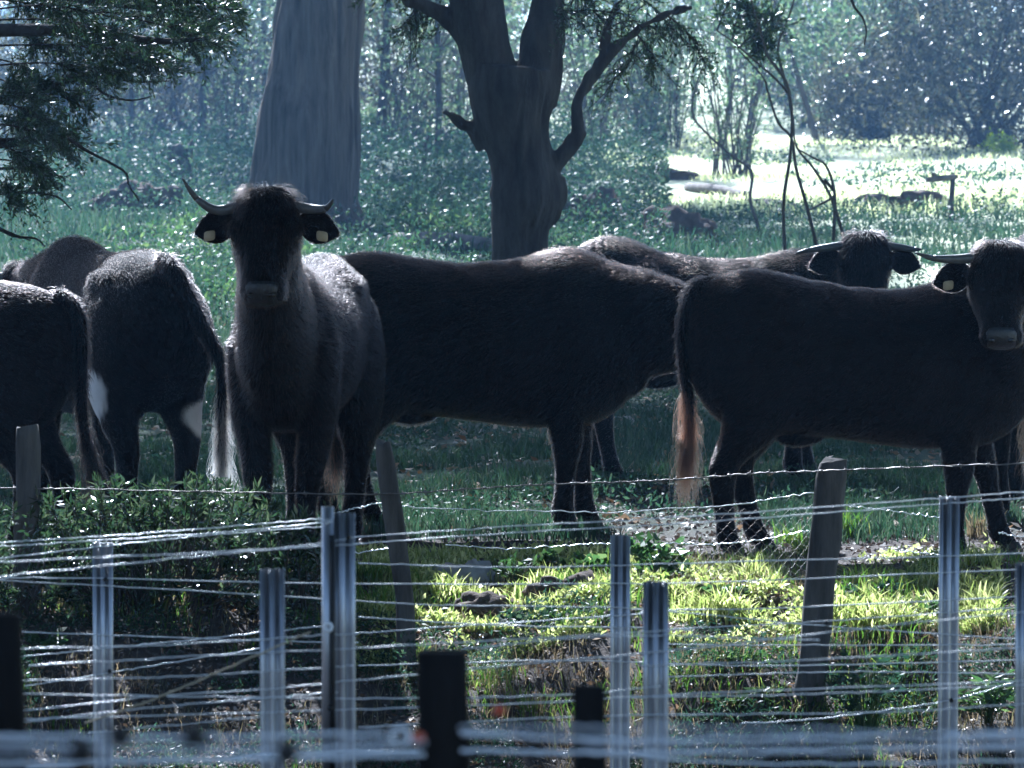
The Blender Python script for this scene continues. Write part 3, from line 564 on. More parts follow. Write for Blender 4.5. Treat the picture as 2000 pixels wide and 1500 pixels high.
# ------------------------------------------------------------------ background shrubs and forest
def shrub(name, label, cat, px, py, w, h, mat, ncl, per, leaf, lw, group=None, stem=True, Y=None, crad=.13, dens=.35):
    p = ground_at(px, py) if Y is None else np.array([at(px, 300, Y)[0], Y, G1(at(px, 300, Y)[0], Y)]); k = p[1] / FPX; W, H = w * k / 2, h * k
    o = thing(name, label, cat, p, group=group); d = unit(rng.normal(size=(ncl, 3))); r = rng.uniform(dens, 1, (ncl, 1)) ** .6
    c = d * r * np.array((W, W * .8, H * .52)) + np.array((0, 0, H * .5)); c[:, 2] = np.abs(c[:, 2]); s = crad * max(W, H) * rng.uniform(.5, 1.5, (ncl, 1, 1))
    P = (c[:, None, :] + rng.normal(size=(ncl, per, 3)) * s).reshape(-1, 3); P[:, 2] = np.abs(P[:, 2])
    leaf_mesh('foliage', P, leaf * np.exp(rng.normal(0, .45, len(P))), lw, M[mat], o)
    if stem:
        mb = MB()
        for i in range(0, ncl, max(1, ncl // 16)):
            e = c[i]; b = np.array((rng.normal() * W * .12, rng.normal() * W * .1, 0)); mb.tube(spline([b, b + (e - b) * .5 + rng.normal(size=3) * W * .08 + np.array((0, 0, H * .08)), e], 8), np.linspace(.012 + .01 * H, .004, 8), 5)
        mb.build('stem', M['bark_thin'], o)
    return o
GB = 'shrubs along the far forest edge'
shrub('shrub', 'large dark shrub filling the top right corner behind the clearing', 'shrub', 1930, 292, 420, 440, 'far_dark', 230, 60, .13, .05, GB)
shrub('shrub', 'rounded dark shrub on the clearing edge, left of the corner shrub', 'shrub', 1700, 278, 200, 200, 'far_dark', 100, 60, .12, .045, GB)
shrub('shrub', 'loose pale-leaved shrub between the rounded shrub and the corner shrub', 'shrub', 1810, 262, 240, 340, 'far_leaf', 130, 50, .13, .05, GB)
shrub('shrub', 'tall grey-green shrub right behind the bare sapling', 'shrub', 1600, 250, 260, 340, 'far_leaf', 120, 50, .13, .05, GB)
shrub('shrub', 'hazy leafy shrub seen between the side branch and the splayed bush', 'shrub', 1260, 262, 300, 330, 'far_leaf', 110, 70, .09, .035, GB)
shrub('shrub', 'bluish hazy shrub just right of the forked trunk', 'shrub', 1160, 280, 170, 250, 'far_dark', 70, 70, .09, .035, GB)
shrub('shrub', 'dim hazy shrub between the big trunk and the forked tree', 'shrub', 800, 262, 330, 300, 'far_dark', 120, 80, .09, .035, GB)
shrub('shrub', 'low hazy bush at the big trunk\'s right side', 'shrub', 715, 285, 90, 70, 'far_leaf', 36, 60, .08, .03, GB)
shrub('shrub', 'broad dim shrub left of the big trunk, under the overhanging branches', 'shrub', 330, 268, 420, 300, 'far_dark', 150, 90, .09, .035, GB)
shrub('shrub', 'hazy shrub directly against the big trunk\'s left edge', 'shrub', 470, 250, 150, 360, 'far_leaf', 70, 60, .09, .035, GB)
shrub('shrub', 'dim shrub in the far left behind the overhanging foliage', 'shrub', 90, 300, 360, 330, 'far_dark', 110, 80, .09, .035, GB)
shrub('shrub', 'small sunlit green clump at the corner shrub\'s foot', 'shrub', 1945, 302, 80, 34, 'lime', 18, 50, .06, .025, GB, False)

# forest trees: thin trunks with leaves starting above
def forest_tree(seed, r, H, low):
    o = thing('forest_tree', 'x', 'tree', (0, 0, 0), group='slender trees of the far forest'); l = np.random.default_rng(seed); lean = l.normal(0, .1, 2)
    mb = MB(); q = np.array([(lean[0] * z + .05 * math.sin(z * 1.3 + seed), lean[1] * z, z) for z in np.linspace(-.15, H, 14)]); mb.tube(q, np.linspace(r, r * .3, 14), 9)
    for k in range(5):
        z = l.uniform(1.0, 3.5); a = l.uniform(0, 6.28); b = q[int(z / H * 13)]; e = b + np.array((math.cos(a), math.sin(a), .9)) * l.uniform(.6, 1.2); mb.tube(spline([b, (b + e) / 2 + np.array((0, 0, -.08)), e], 7), np.linspace(r * .35, .006, 7), 5)
    mb.build('trunk', M['bark_thin'], o); P, cc = crown_points((lean[0] * H * .6, 0, H * .62 + .2), (1.7, 1.6, H * .42), 75, 60, .3, .25); P = P[P[:, 2] > low]
    leaf_mesh('crown', P, .13, .055, M['far_leaf' if seed % 2 else 'far_dark'], o); return o
def copy_tree(o, parent=None):
    c = o.copy(); C.objects.link(c)
    if parent: c.parent = parent
    for ch in [x for x in o.children]: copy_tree(ch, c)
    return c
protos = [forest_tree(1, .07, 6.5, .3), forest_tree(2, .09, 8, .9), forest_tree(3, .05, 5.5, .2)]
spots = [(250, 100, 'left of the big trunk, closest to the picture edge foliage'), (395, 106, 'in the gap between the left branches and the big trunk'), (455, 118, 'half hidden at the big trunk\'s left edge'), (510, 112, 'touching the big trunk\'s left outline'),
         (745, 104, 'first to the right of the big trunk'), (790, 118, 'second to the right of the big trunk'), (850, 98, 'just left of the forked tree'), (895, 122, 'hidden behind the forked tree\'s left outline'), (1010, 126, 'seen through the fork of the dark tree'),
         (1130, 108, 'between forked trunk and its side branch'), (1215, 120, 'under the tip of the side branch'), (1290, 103, 'left of the splayed bush'), (1350, 126, 'behind the splayed bush, on its left'), (1470, 120, 'behind the sapling\'s leafy top'),
         (1598, 104, 'right of the sapling with a clear dark trunk'), (1650, 124, 'below the lone hanging twig'), (1740, 116, 'above the rounded dark shrub'), (1850, 122, 'above the loose pale shrub'), (1960, 118, 'above the corner shrub'), (60, 112, 'behind the overhanging foliage'),
         (160, 124, 'deep behind the left overhanging branches'), (1420, 132, 'deepest behind the splayed bush'), (1540, 132, 'deep behind the sapling'), (660, 130, 'hidden behind the big trunk')]
for i, (px, Y, wh) in enumerate(spots):
    o = protos[i] if i < 3 else copy_tree(protos[i % 3]); x = at(px, 200, Y)[0]; o.location = (x, Y, G1(x, Y)); o.rotation_euler = (0, 0, i * 2.1); k = .85 + .35 * ((i * 37) % 10) / 10; o.scale = (k, k, k)
    o['label'] = 'slender hazy forest tree ' + wh
# the wood behind everything
n = 46000; P = np.stack([rng.uniform(-26, 26, n), rng.uniform(136, 150, n), np.zeros(n)], 1); hgt = 7 + 3 * vnoise(P[:, 0], P[:, 1], 3, 4); P[:, 2] = rng.random(n) ** 1.6 * hgt - .3
keep = vnoise(P[:, 0], P[:, 2] * 1.2, .8, 5) > .32; wood = leaf_mesh('far_wood', P[keep], .3, .16, M['far_dark']); tag(wood, 'dense hazy wood closing the view behind the trees', None, kind='stuff')

# ------------------------------------------------------------------ ground cover
def patch_pts(n, x0, x1, y0, y1, sc, thr, seed, widen=True):
    y = y0 + (y1 - y0) * rng.random(n); k = y / (y0 if widen else 1e9) if widen else 1
    x = rng.uniform(x0, x1, n) * (k if widen else 1); v = vnoise(x, y, sc, seed); m = v > thr; return x[m], y[m], v[m]
def stuff(name, V, F, mat, label): return tag(link(name, new_mesh(name, V, F), M[mat]), label, None, kind='stuff')
x, y, v = patch_pts(150000, -3.0, 3.0, 26.6, 44, .8, .40, 3); V, F = blades_arr(on_ground(x, y), .05 + .06 * v, .007, .7); stuff('paddock_grass', V, F, 'shade_tinted_grass', 'short green grass under and behind the cows')
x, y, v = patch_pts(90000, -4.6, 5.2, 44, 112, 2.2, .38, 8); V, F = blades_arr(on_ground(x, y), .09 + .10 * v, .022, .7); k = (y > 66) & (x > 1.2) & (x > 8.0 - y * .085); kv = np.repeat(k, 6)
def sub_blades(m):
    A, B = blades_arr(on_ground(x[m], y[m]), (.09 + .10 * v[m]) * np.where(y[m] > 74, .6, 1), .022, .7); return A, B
stuff('far_grass', *sub_blades(~k), 'shade_tinted_grass', 'rough grass of the forest floor'); stuff('clearing_grass', *sub_blades(k & (rng.random(len(k)) < .7)), 'pale_grass', 'clearing grass coloured pale to stand for sunlight')
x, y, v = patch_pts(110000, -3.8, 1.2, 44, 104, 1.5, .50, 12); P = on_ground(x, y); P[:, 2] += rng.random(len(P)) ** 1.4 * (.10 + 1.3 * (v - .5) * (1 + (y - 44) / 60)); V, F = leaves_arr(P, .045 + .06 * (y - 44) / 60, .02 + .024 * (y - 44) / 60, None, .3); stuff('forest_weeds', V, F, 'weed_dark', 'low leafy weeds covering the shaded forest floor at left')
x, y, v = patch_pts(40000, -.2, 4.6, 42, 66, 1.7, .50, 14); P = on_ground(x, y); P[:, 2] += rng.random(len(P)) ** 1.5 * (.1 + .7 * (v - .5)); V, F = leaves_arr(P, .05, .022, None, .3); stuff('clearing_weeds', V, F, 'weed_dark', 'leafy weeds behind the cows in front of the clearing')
x, y, v = patch_pts(24000, -2.4, 2.4, 21.5, 25.6, .33, .56, 21); P = on_ground(x, y); V, F = blades_arr(P, .05 + .16 * (v - .5), .006, .8); stuff('bank_grass', V, F, 'grass', 'green grass tufts on the bank below the cows')
m_ = 24000; x = rng.uniform(-2.5, 2.5, m_); y = rng.uniform(21, 25.4, m_); w = vnoise(x, y, .4, 33); k = w > .45; V, F = blades_arr(on_ground(x[k], y[k]), .06 + .12 * (w[k] - .4), .004, 1.0); stuff('dry_bank_grass', V, F, 'grass_dry', 'dry straw-coloured grass on the bank')
x, y, v = patch_pts(110000, -2.5, 2.5, 21, 24.0, .28, .5, 61); P = on_ground(x, y); P[:, 2] += rng.random(len(P)) ** 1.3 * .5 * (v - .42); P = P[~((P[:, 0] > .5) & (P[:, 1] > 23.5))]; V, F = leaves_arr(P, .028, .008, None, .4); stuff('bank_weeds', V, F, 'weed_dark', 'dark tangled weeds over the bank')
# bank-top strip in bright grass colours that stand for sunlight
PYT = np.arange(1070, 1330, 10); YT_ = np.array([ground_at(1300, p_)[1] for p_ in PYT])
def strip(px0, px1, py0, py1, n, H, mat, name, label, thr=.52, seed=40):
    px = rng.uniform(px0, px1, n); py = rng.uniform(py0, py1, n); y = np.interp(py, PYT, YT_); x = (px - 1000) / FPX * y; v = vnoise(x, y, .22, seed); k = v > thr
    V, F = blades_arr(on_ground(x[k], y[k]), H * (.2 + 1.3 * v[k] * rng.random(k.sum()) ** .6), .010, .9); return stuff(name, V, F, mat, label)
strip(1310, 1960, 1125, 1262, 22000, .085, 'sun_tinted_grass', 'sunny_grass', 'grass strip on the bank at right, coloured bright for sunlight')
strip(690, 1250, 1090, 1200, 15000, .07, 'sun_tinted_grass', 'sunny_turf', 'bank-top grass at centre, coloured bright for sunlight', .55, 44)
n = 15000; x = rng.uniform(-2.5, 2.5, n); y = rng.uniform(21, 25.3, n); P = on_ground(x, y) + np.array((0, 0, .012)); V, F = leaves_arr(P, .034, .016, rng.normal(size=(n, 3)) * np.array((1, 1, .25)), 0); stuff('leaf_litter', V, F, 'litter', 'fallen leaves and litter scattered on the bare earth')
x, y, v = patch_pts(60000, -3, 3, 27.2, 40, .6, .46, 71); P = on_ground(x, y); P[:, 2] += rng.random(len(P)) ** 1.3 * .32 * (v - .38); V, F = leaves_arr(P, .034, .015, None, .3); stuff('paddock_weeds', V, F, 'weed_dark', 'low dark weeds in the shaded paddock behind the cows')
x = rng.uniform(-2.6, 2.6, 9000); y = rng.uniform(25.2, 29.5, 9000); P = on_ground(x, y) + np.array((0, 0, .01)); V, F = leaves_arr(P, .035, .02, rng.normal(size=(9000, 3)) * np.array((1, 1, .5)), 0); stuff('trodden_litter', V, F, 'clod_leaf', 'dark trodden litter under the cows')
x, y, v = patch_pts(14000, 1.6, 9.5, 66, 104, 1.6, .66, 81, False); P = on_ground(x, y); P[:, 2] += rng.random(len(P)) * .35 * (v - .45); V, F = leaves_arr(P, .09, .04, None, .3); stuff('clearing_brush', V, F, 'weed_dark', 'low broken brush over the bright clearing')
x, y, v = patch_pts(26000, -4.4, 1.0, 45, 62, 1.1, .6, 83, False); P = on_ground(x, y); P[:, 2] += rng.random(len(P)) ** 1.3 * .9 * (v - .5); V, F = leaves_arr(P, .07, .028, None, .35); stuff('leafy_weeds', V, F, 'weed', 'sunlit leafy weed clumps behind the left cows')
x = rng.uniform(-3, 3, 5000); y = rng.uniform(27, 45, 5000); P = on_ground(x, y) + np.array((0, 0, .02)); V, F = leaves_arr(P, .06, .03, rng.normal(size=(5000, 3)) * np.array((1, 1, .3)), 0); stuff('paddock_litter', V, F, 'litter', 'pale fallen leaves among the paddock grass')

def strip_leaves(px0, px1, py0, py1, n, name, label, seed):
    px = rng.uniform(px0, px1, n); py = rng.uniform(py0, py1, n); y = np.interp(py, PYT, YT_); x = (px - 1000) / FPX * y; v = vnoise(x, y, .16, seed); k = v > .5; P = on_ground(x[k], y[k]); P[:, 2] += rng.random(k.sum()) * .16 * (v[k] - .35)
    V, F = leaves_arr(P, .032, .016, None, .25); stuff(name, V, F, 'sun_tinted_grass', label)
strip_leaves(690, 1960, 1085, 1262, 16000, 'sunny_weeds', 'small weeds among the bank-top grass, coloured bright for sunlight', 51)

# ------------------------------------------------------------------ the glossy shrub on the bank, plants, stones
def lance_shrub(name, label, px0, px1, pyt, pyb, Y, nst, per, L, W, mat, depth=.35):
    k = Y / FPX; cx = (px0 + px1) / 2; b = at(cx, pyb, Y); b[2] = G1(b[0], Y); o = thing(name, label, 'shrub', b); LP, LD, TW = [], [], []
    for i in range(nst):
        ex = rng.uniform(px0, px1); top = pyt + (pyb - pyt) * (.02 + .75 * rng.random() ** 1.3) + 40 * abs((ex - cx) / (px1 - px0) * 2) ** 3; dy = rng.uniform(-depth, depth); e = at(ex, top, Y + dy) - b
        r0 = np.array(((ex - cx) * k * .55 + rng.normal() * .05, dy * .5, 0)); r0[2] = G1(b[0] + r0[0], Y + r0[1]) - b[2]; q = spline([r0, (r0 + e) / 2 + np.array((0, 0, .03)) + rng.normal(size=3) * .03, e], 8); TW.append(q)
        m = per; t = 1 - .55 * rng.random(m) ** 1.8; j = (t * 7).astype(int).clip(0, 6); p = q[j] + (q[j + 1] - q[j]) * (t * 7 - j)[:, None]; tang = unit(q[j + 1] - q[j]); LP.append(p); LD.append(tang * .65 + unit(rng.normal(size=(m, 3))) * .8)
    leaf_mesh('foliage', np.concatenate(LP), L, W, M[mat], o, np.concatenate(LD)); twigs('stem', TW, .005, M['bark_thin'], o, 5); return o
lance_shrub('shrub', 'bushy glossy narrow-leaved shrub on the bank at left, before the white-legged cow', 70, 545, 925, 1255, 24.3, 240, 30, .052, .013, 'shrub')
lance_shrub('shrub', 'straggling narrow-leaved growth between the glossy shrub and the tall strainer post', 470, 628, 985, 1180, 24.35, 60, 26, .05, .013, 'shrub')
lance_shrub('shrub', 'lower narrow-leaved growth beside the left wooden post', -60, 110, 990, 1240, 24.0, 60, 26, .05, .013, 'shrub')
def leafy_plant(label, px, py, w, h, Y, n, L, W, mat, name='leafy_weed', cat='weed'):
    b = at(px, py, Y); b[2] = G1(b[0], Y); k = Y / FPX; o = thing(name, label, cat, b, group='weeds on the bank'); TW, LP, LD = [], [], []
    for i in range(n):
        a = rng.uniform(0, 6.28); r = w * k / 2 * rng.random() ** .5; e = np.array((math.cos(a) * r, math.sin(a) * r * .8, max(.03, at(px, py - h * rng.uniform(.35, 1), Y)[2] - b[2]))); q = spline([(rng.normal() * .01, rng.normal() * .01, 0), e * np.array((.5, .5, .6)), e], 6); TW.append(q)
        LP += [q[-1], q[-1], q[-2], q[3]]; LD += [rng.normal(size=3) * np.array((1, 1, .4)) + np.array((math.cos(a), math.sin(a), .2)) * .8 for _ in range(4)]
    leaf_mesh('foliage', np.array(LP), L, W, M[mat], o, np.array(LD)); twigs('stem', TW, .0025, M['weed'], o, 4); return o
leafy_plant('broad-leaved plant growing up behind the paired steel posts right of centre', 1285, 1160, 115, 110, 24.9, 34, .055, .045, 'weed')
leafy_plant('sunlit broad-leaved weed left of the centre-right steel post', 1095, 1135, 90, 62, 25.2, 22, .05, .038, 'weed')
leafy_plant('sunlit weed closest to the centre-right steel post, left side', 1165, 1140, 70, 56, 25.1, 18, .05, .038, 'weed')
leafy_plant('bright yellow-green leaf clump just left of the big steel post', 560, 1128, 70, 40, 24.6, 18, .045, .035, 'lime')
leafy_plant('bright weed clump low on the bank left of the leaning right post', 1440, 1345, 90, 60, 23.2, 26, .055, .02, 'weed')
leafy_plant('spiky green weed under the bright clump near the leaning right post', 1425, 1420, 70, 50, 22.9, 20, .055, .018, 'weed')
leafy_plant('green weed between two wires left of the leaning right post\'s foot', 1500, 1405, 60, 45, 22.9, 18, .055, .018, 'weed')
leafy_plant('dark bushy weed right of the leaning right post\'s foot', 1690, 1400, 150, 120, 22.6, 60, .05, .018, 'weed_dark')
leafy_plant('weed with long pale leaves at the lower right edge', 1930, 1420, 110, 110, 22.8, 44, .07, .018, 'weed')
leafy_plant('sunlit weed behind the wires at the bottom left post', 90, 1275, 60, 45, 23.6, 14, .05, .03, 'weed')
def tuft(label, px, py, h, Y, n, mat='grass', w=60):
    b = at(px, py, Y); b[2] = G1(b[0], Y); k = Y / FPX; o = thing('grass_tuft', label, 'grass tuft', b, group='grass tufts'); P = rng.normal(size=(n, 3)) * np.array((w * k / 4, w * k / 4, 0)); V, F = blades_arr(P, h * k * .8, .007, .75); link('blades', new_mesh('blades', V, F), M[mat], o)
leafy_plant('leafy sunlit weed between the paired steel posts and the leaning post', 1420, 1190, 90, 46, 24.2, 24, .045, .03, 'weed')
leafy_plant('dark leafy weed just right of the leaning right post, at mid height', 1700, 1200, 110, 60, 24.1, 34, .045, .026, 'weed_dark')
leafy_plant('leafy weed just left of the right steel post, in the sunny strip', 1800, 1225, 90, 50, 23.9, 26, .045, .026, 'weed')
leafy_plant('dark leafy weed in front of the brown earth clods at centre', 1030, 1230, 130, 46, 24.0, 34, .04, .022, 'weed_dark')
leafy_plant('small leafy weed right of the pale flat stone', 1010, 1130, 80, 40, 24.9, 20, .04, .026, 'weed')
tuft('tall sunlit grass tuft right of the leaning right post\'s top half', 1655, 1045, 70, 26.9, 90)
tuft('sunlit grass tuft left of the leaning right post, upper one', 1548, 1045, 55, 26.6, 70)
tuft('sunlit grass tuft left of the leaning right post, lower one', 1568, 1095, 50, 26.2, 60)
tuft('grass tuft under the front cow\'s belly, beside its hind hooves', 1430, 1090, 44, 26.1, 50)
tuft('dry sunlit grass tuft beside the front cow\'s foreleg at right edge', 1910, 1055, 60, 26.8, 80, 'grass_dry')
tuft('sunlit grass tuft at the big steel post\'s right side', 730, 1150, 60, 24.9, 110, 'grass', 80); tuft('sunlit grass tuft below another, right of the big steel post', 735, 1220, 70, 24.4, 130, 'grass', 90)
tuft('yellow-green grass tuft behind the second-row head, left', 1410, 480, 46, 48.0, 120, 'grass', 90)
def rock(name, label, cat, px, py, w, h, mat, Y=None, seed=1, dep=.8):
    p = ground_at(px, py) if Y is None else np.array(list(at(px, py, Y)[:2]) + [0]); p[2] = G1(p[0], p[1]); k = p[1] / FPX; a = np.array((w * k / 2, w * k / 2 * dep, h * k))
    bm_V = []; n, m = 28, 14; mb = MB(); rings = []
    for t_ in np.linspace(-.25, 1, m):
        r = math.cos(t_ * math.pi / 2) ** 1.1 if t_ < 1 else .02; q = np.linspace(0, 2 * math.pi, n, endpoint=False); rings.append(np.stack([np.cos(q) * r * a[0], np.sin(q) * r * a[1], np.full(n, math.sin(t_ * math.pi / 2) * a[2])], 1))
    mb.loft(rings); V, F = mb.arrays(); d = 1 + .8 * (vnoise(V[:, 0] + V[:, 1] * .7, V[:, 2] + V[:, 1], w * k * .28, seed) - .5) + .6 * (vnoise(V[:, 0] - V[:, 1], V[:, 2], w * k * .1, seed + 1) - .5); o = link(name, new_mesh(name, V * d[:, None], F), M[mat], None, True); o.location = p; return tag(o, label, cat)
rock('stone', 'pale flat stone in the sunlit grass above the black near post', 'stone', 915, 1118, 110, 40, 'rock', 25.2, 3)
for i, (a, b_, c, d, Y, l) in enumerate([(1110, 1200, 150, 50, 24.5, 'widest brown earth clod at centre, left of the paired steel posts'), (960, 1200, 130, 38, 24.5, 'earth clod below the pale flat stone')]):
    rock('earth_clod', l, 'clod', a, b_, c, d, 'clod', Y, i + 5)['group'] = 'earth clods on the bank'
rock('boulder', 'dark rounded boulder behind the broadside cow\'s neck', 'boulder', 1310, 478, 200, 62, 'clod', None, 21)
rock('boulder', 'low dark boulder right beside the forked tree', 'boulder', 1150, 440, 150, 70, 'clod', None, 22)
rock('boulder', 'flat dark mound standing in for a shadow before the splayed bush', 'boulder', 1290, 350, 130, 22, 'clod', None, 23)  # low dark form in place of a shadow on the ground
rock('boulder', 'small grey boulder at the clearing edge below the plank', 'boulder', 1690, 405, 90, 22, 'clod', None, 24)
rock('boulder', 'dark boulder beneath the plank at the clearing edge', 'boulder', 1800, 410, 110, 30, 'clod', None, 25)
rock('boulder', 'dark bushy mound far left behind the white-legged cow', 'boulder', 270, 420, 170, 60, 'clod', None, 26)
def log(label, p0, p1, r, mat='log'):
    a, b_ = ground_at(*p0), ground_at(*p1); a[2] += r * .6; b_[2] += r * .6; m = spline([a, (a + b_) / 2 + np.array((0, 0, .03)), b_], 14); o = link('fallen_log', MB().tube(m - m[0], np.linspace(r, r * .8, 14) * (1 + .1 * rng.normal(size=14)), 12).arrays() and new_mesh('fallen_log', *MB().tube(m - m[0], np.linspace(r, r * .8, 14), 12).arrays()), M[mat], None, True); o.location = m[0]; tag(o, label, 'log', 'fallen logs behind the cows')
log('fallen log left of the bare crooked stem', (1345, 372), (1460, 388), .07); log('fallen log at the sapling\'s foot', (1465, 402), (1570, 415), .06); log('sunlit fallen log at the big trunk\'s foot', (770, 482), (960, 490), .09)
# plank resting on a forked stake in the clearing
p = ground_at(1858, 430); Yp = p[1]; pl = thing('plank_stand', 'plank nailed across a stake at the edge of the bright clearing', 'stand', p)
relink(MB().tube(L3([(1860, 436), (1858, 400), (1861, 350)], Yp), [.035, .03, .028], 8).build('stake', M['bark_thin'], None), pl)
relink(MB().tube(spline(L3([(1808, 352), (1830, 349), (1850, 347), (1871, 345)], Yp), 10), [.02, .032, .036, .036, .035, .034, .034, .034, .03, .02], 8).build('plank', M['log'], None), pl)
relink(MB().ellipsoid(at(1824, 341, Yp), (.035, .03, .025)).build('knot', M['log'], None), pl)

# ------------------------------------------------------------------ fences
def jag(P, amp):
    P = np.array(P); P[1:-1] += rng.normal(size=(len(P) - 2, 3)) * amp; return P
def wire(name, pts, Y, r, mat, parent, barbs=0, Y2=None, amp=.0008, sag=0):
    Y2 = Y if Y2 is None else Y2; x0, x1 = pts[0][0], pts[-1][0]; q = spline([at(a, b, Y + (Y2 - Y) * (a - x0) / (x1 - x0)) for a, b in pts], 60 if not barbs else 160); mb = MB(); mb.tube(jag(q, amp), r, 6)
    if barbs:
        if barbs: mb.tube(q + np.stack([np.zeros(len(q)), np.cos(np.arange(len(q)) * 1.3), np.sin(np.arange(len(q)) * 1.3)], 1) * r * 1.5, r, 5)
        L = np.linalg.norm(q[-1] - q[0]); n = int(L / barbs); T = unit(q[-1] - q[0])
        for k in range(n):
            c = q[int((k + .5 + rng.uniform(-.15, .15)) / n * (len(q) - 1))]; a = rng.uniform(0, 3.14)
            for s_ in (0, 1.4): d = np.array((T[0] * .3, math.sin(a + s_) * .5, math.cos(a + s_))); d = unit(d); mb.tube([c - d * .016, c, c + d * .016], [r * .3, r * .95, r * .3], 5)
            mb.ellipsoid(c, (.011, r * 2.6, r * 2.6), n=8, m=5)
    o = mb.build(name, M[mat], None); relink(o, parent); return o
def wood_post(parent, pts, Y, w, d, mat, label=None, seed=1, cap=True):
    """hewn post along pts (px), rectangular with worn edges"""
    q = spline(L3(pts, Y), 26); q[0][2] -= .05; mb = MB(); rings = []
    for i, p in enumerate(q):
        k = 1 - .25 * max(0, (i - 23) / 3); rings.append(super_ring(p, np.array((w / 2 * k, 0, 0)), np.array((0, d / 2 * k, 0)), 4, 24))
    mb.loft(rings); V, F = mb.arrays(); c = V - V.mean(0); V[:, 0] += (vnoise(V[:, 0] * 4 + V[:, 1] * 3, V[:, 2], .16, seed) - .5) * w * .16; V[:, 1] += (vnoise(V[:, 0], V[:, 2], .1, seed + 1) - .5) * d * .2; V[:, 2] += np.where(V[:, 2] > q[-1][2] - .03, (vnoise(V[:, 0], V[:, 1], .03, seed) - .5) * .03, 0)
    o = link('post', new_mesh('post', V, F), M[mat], None, True); relink(o, parent)
    if label: o['label'] = label
    return o
# old wooden boundary fence on the bank
f1 = thing('barbed_wire_fence', 'old barbed-wire fence on leaning wooden posts along the bank', 'fence', (0, 23.9, G1(0, 23.9)))
wood_post(f1, [(44, 1290), (50, 1180), (54, 1000), (55, 834)], 24.05, .105, .09, 'old_wood', 'upright grey post at left', 2)
wood_post(f1, [(795, 1290), (790, 1180), (770, 1020), (748, 864)], 23.6, .078, .07, 'old_wood', 'dark post leaning left', 4)
wood_post(f1, [(1572, 1440), (1590, 1280), (1612, 1050), (1627, 900)], 22.95, .12, .10, 'old_wood', 'thick post leaning right with a pale top', 6)
wire('barbed_wire', [(-60, 952), (200, 956), (480, 962), (740, 965), (900, 956), (1060, 946), (1200, 942), (1330, 936), (1470, 925), (1605, 920), (1800, 912), (2060, 903)], 24.1, .0022, 'rust_wire', f1, .11, 22.55)
for pts in ([(640, 1006), (690, 994), (750, 980)], [(780, 989), (920, 996), (1080, 998), (1200, 1001), (1320, 993), (1400, 990), (1500, 975), (1595, 963)], [(870, 1064), (980, 1072), (1060, 1068), (1130, 1064), (1195, 1062)], [(1300, 1062), (1400, 1062), (1480, 1055), (1580, 1036)], [(1640, 985), (1740, 998), (1840, 1012)], [(1730, 1070), (1840, 1085)], [(1950, 1040), (2040, 1058)], [(640, 1058), (690, 1078), (760, 1070)]):
    wire('wire', pts, 23.9, .0024, 'wire', f1, 0, None, .0025)
# sagging netting between the right posts
mb = MB()
for r_i in range(11):
    q = [at(x, 992 + r_i * 12 + 5 * math.sin(x * .03) + 8 * math.sin((x - 1300) / 90) + (5 if (k + r_i) % 2 else -5), 23.95) for k, x in enumerate(range(1300, 1600, 11))]; mb.tube(q, .0004, 4)
relink(mb.build('netting', M['rust_wire'], None), f1)

def steel_post(parent, px, py, Y, w, tilt=0, label=None, hole=True):
    """rolled steel channel post: ribbed face with returned edges"""
    top = at(px, py, Y); g = G1(top[0], Y) - .25; h = top[2] - g; prof = [(-.5, .35), (-.5, 0), (-.34, 0), (-.28, .22), (-.14, .22), (-.08, 0), (.08, 0), (.14, .22), (.28, .22), (.34, 0), (.5, 0), (.5, .35)]
    out = [(a * w, b * w) for a, b in prof] + [(a * w * .97, b * w + .004) for a, b in prof[::-1]]; n = len(out); mb = MB(); rings = []
    for z in np.linspace(0, 1, 8): rings.append(np.array([(a + tilt * z * h, b, z * h) for a, b in out]))
    V = np.concatenate(rings); F = []
    for i in range(7):
        for j in range(n): k = (j + 1) % n; F.append((i * n + j, i * n + k, (i + 1) * n + k, (i + 1) * n + j))
    m = n // 2
    for i in (0, 7):
        for j in range(m - 1): F.append((i * n + j, i * n + j + 1, i * n + n - 2 - j, i * n + n - 1 - j))
    o = link('post', new_mesh('post', V + np.array((top[0] - tilt * h, Y, g)), F), M['steel'], None); relink(o, parent)
    if label: o['label'] = label
    return o
YA, YC = 15.6, 12.6
fA = thing('steel_post_fence', 'bright wire fence on three slim steel posts, the farther of two', 'fence', (0, YA, G1(0, YA)))
fC = thing('steel_post_fence', 'wire fence on wide ribbed steel posts, with the tall strainer post', 'fence', (0, YC, G1(0, YC)))
for px, py in ((200, 1060), (1212, 1046), (1855, 970)): steel_post(fA, px, py, YA, .054, .002)
for px, py, w, l in ((531, 1112, .054, None), (668, 1002, .056, 'tall strainer post'), (1281, 1136, .056, None), (1998, 1100, .03, 'narrow post at the right edge')): steel_post(fC, px, py, YC, w, -.001, l)
sr = MB().tube([at(640, 990, YC - .04), at(640, 1530, YC - .04)], .013, 10); o = sr.build('strainer_pipe', M['steel'], None); relink(o, fC)
o = MB().tube([at(649, 1045, YC - .055), at(650, 1530, YC - .055)], .006, 8).build('edge_rod', M['black_plastic'], None); relink(o, fC)
ins = MB(); a = at(641, 1225, YC - .075)
for q in np.linspace(0, 2 * math.pi, 20, endpoint=False): pass
ring = np.array([a + np.array((math.cos(q) * .0075, 0, math.sin(q) * .0085)) for q in np.linspace(0, 2 * math.pi, 25)]); ins.tube(ring, .0042, 8); o = ins.build('insulator', M['porcelain'], None); relink(o, fC)
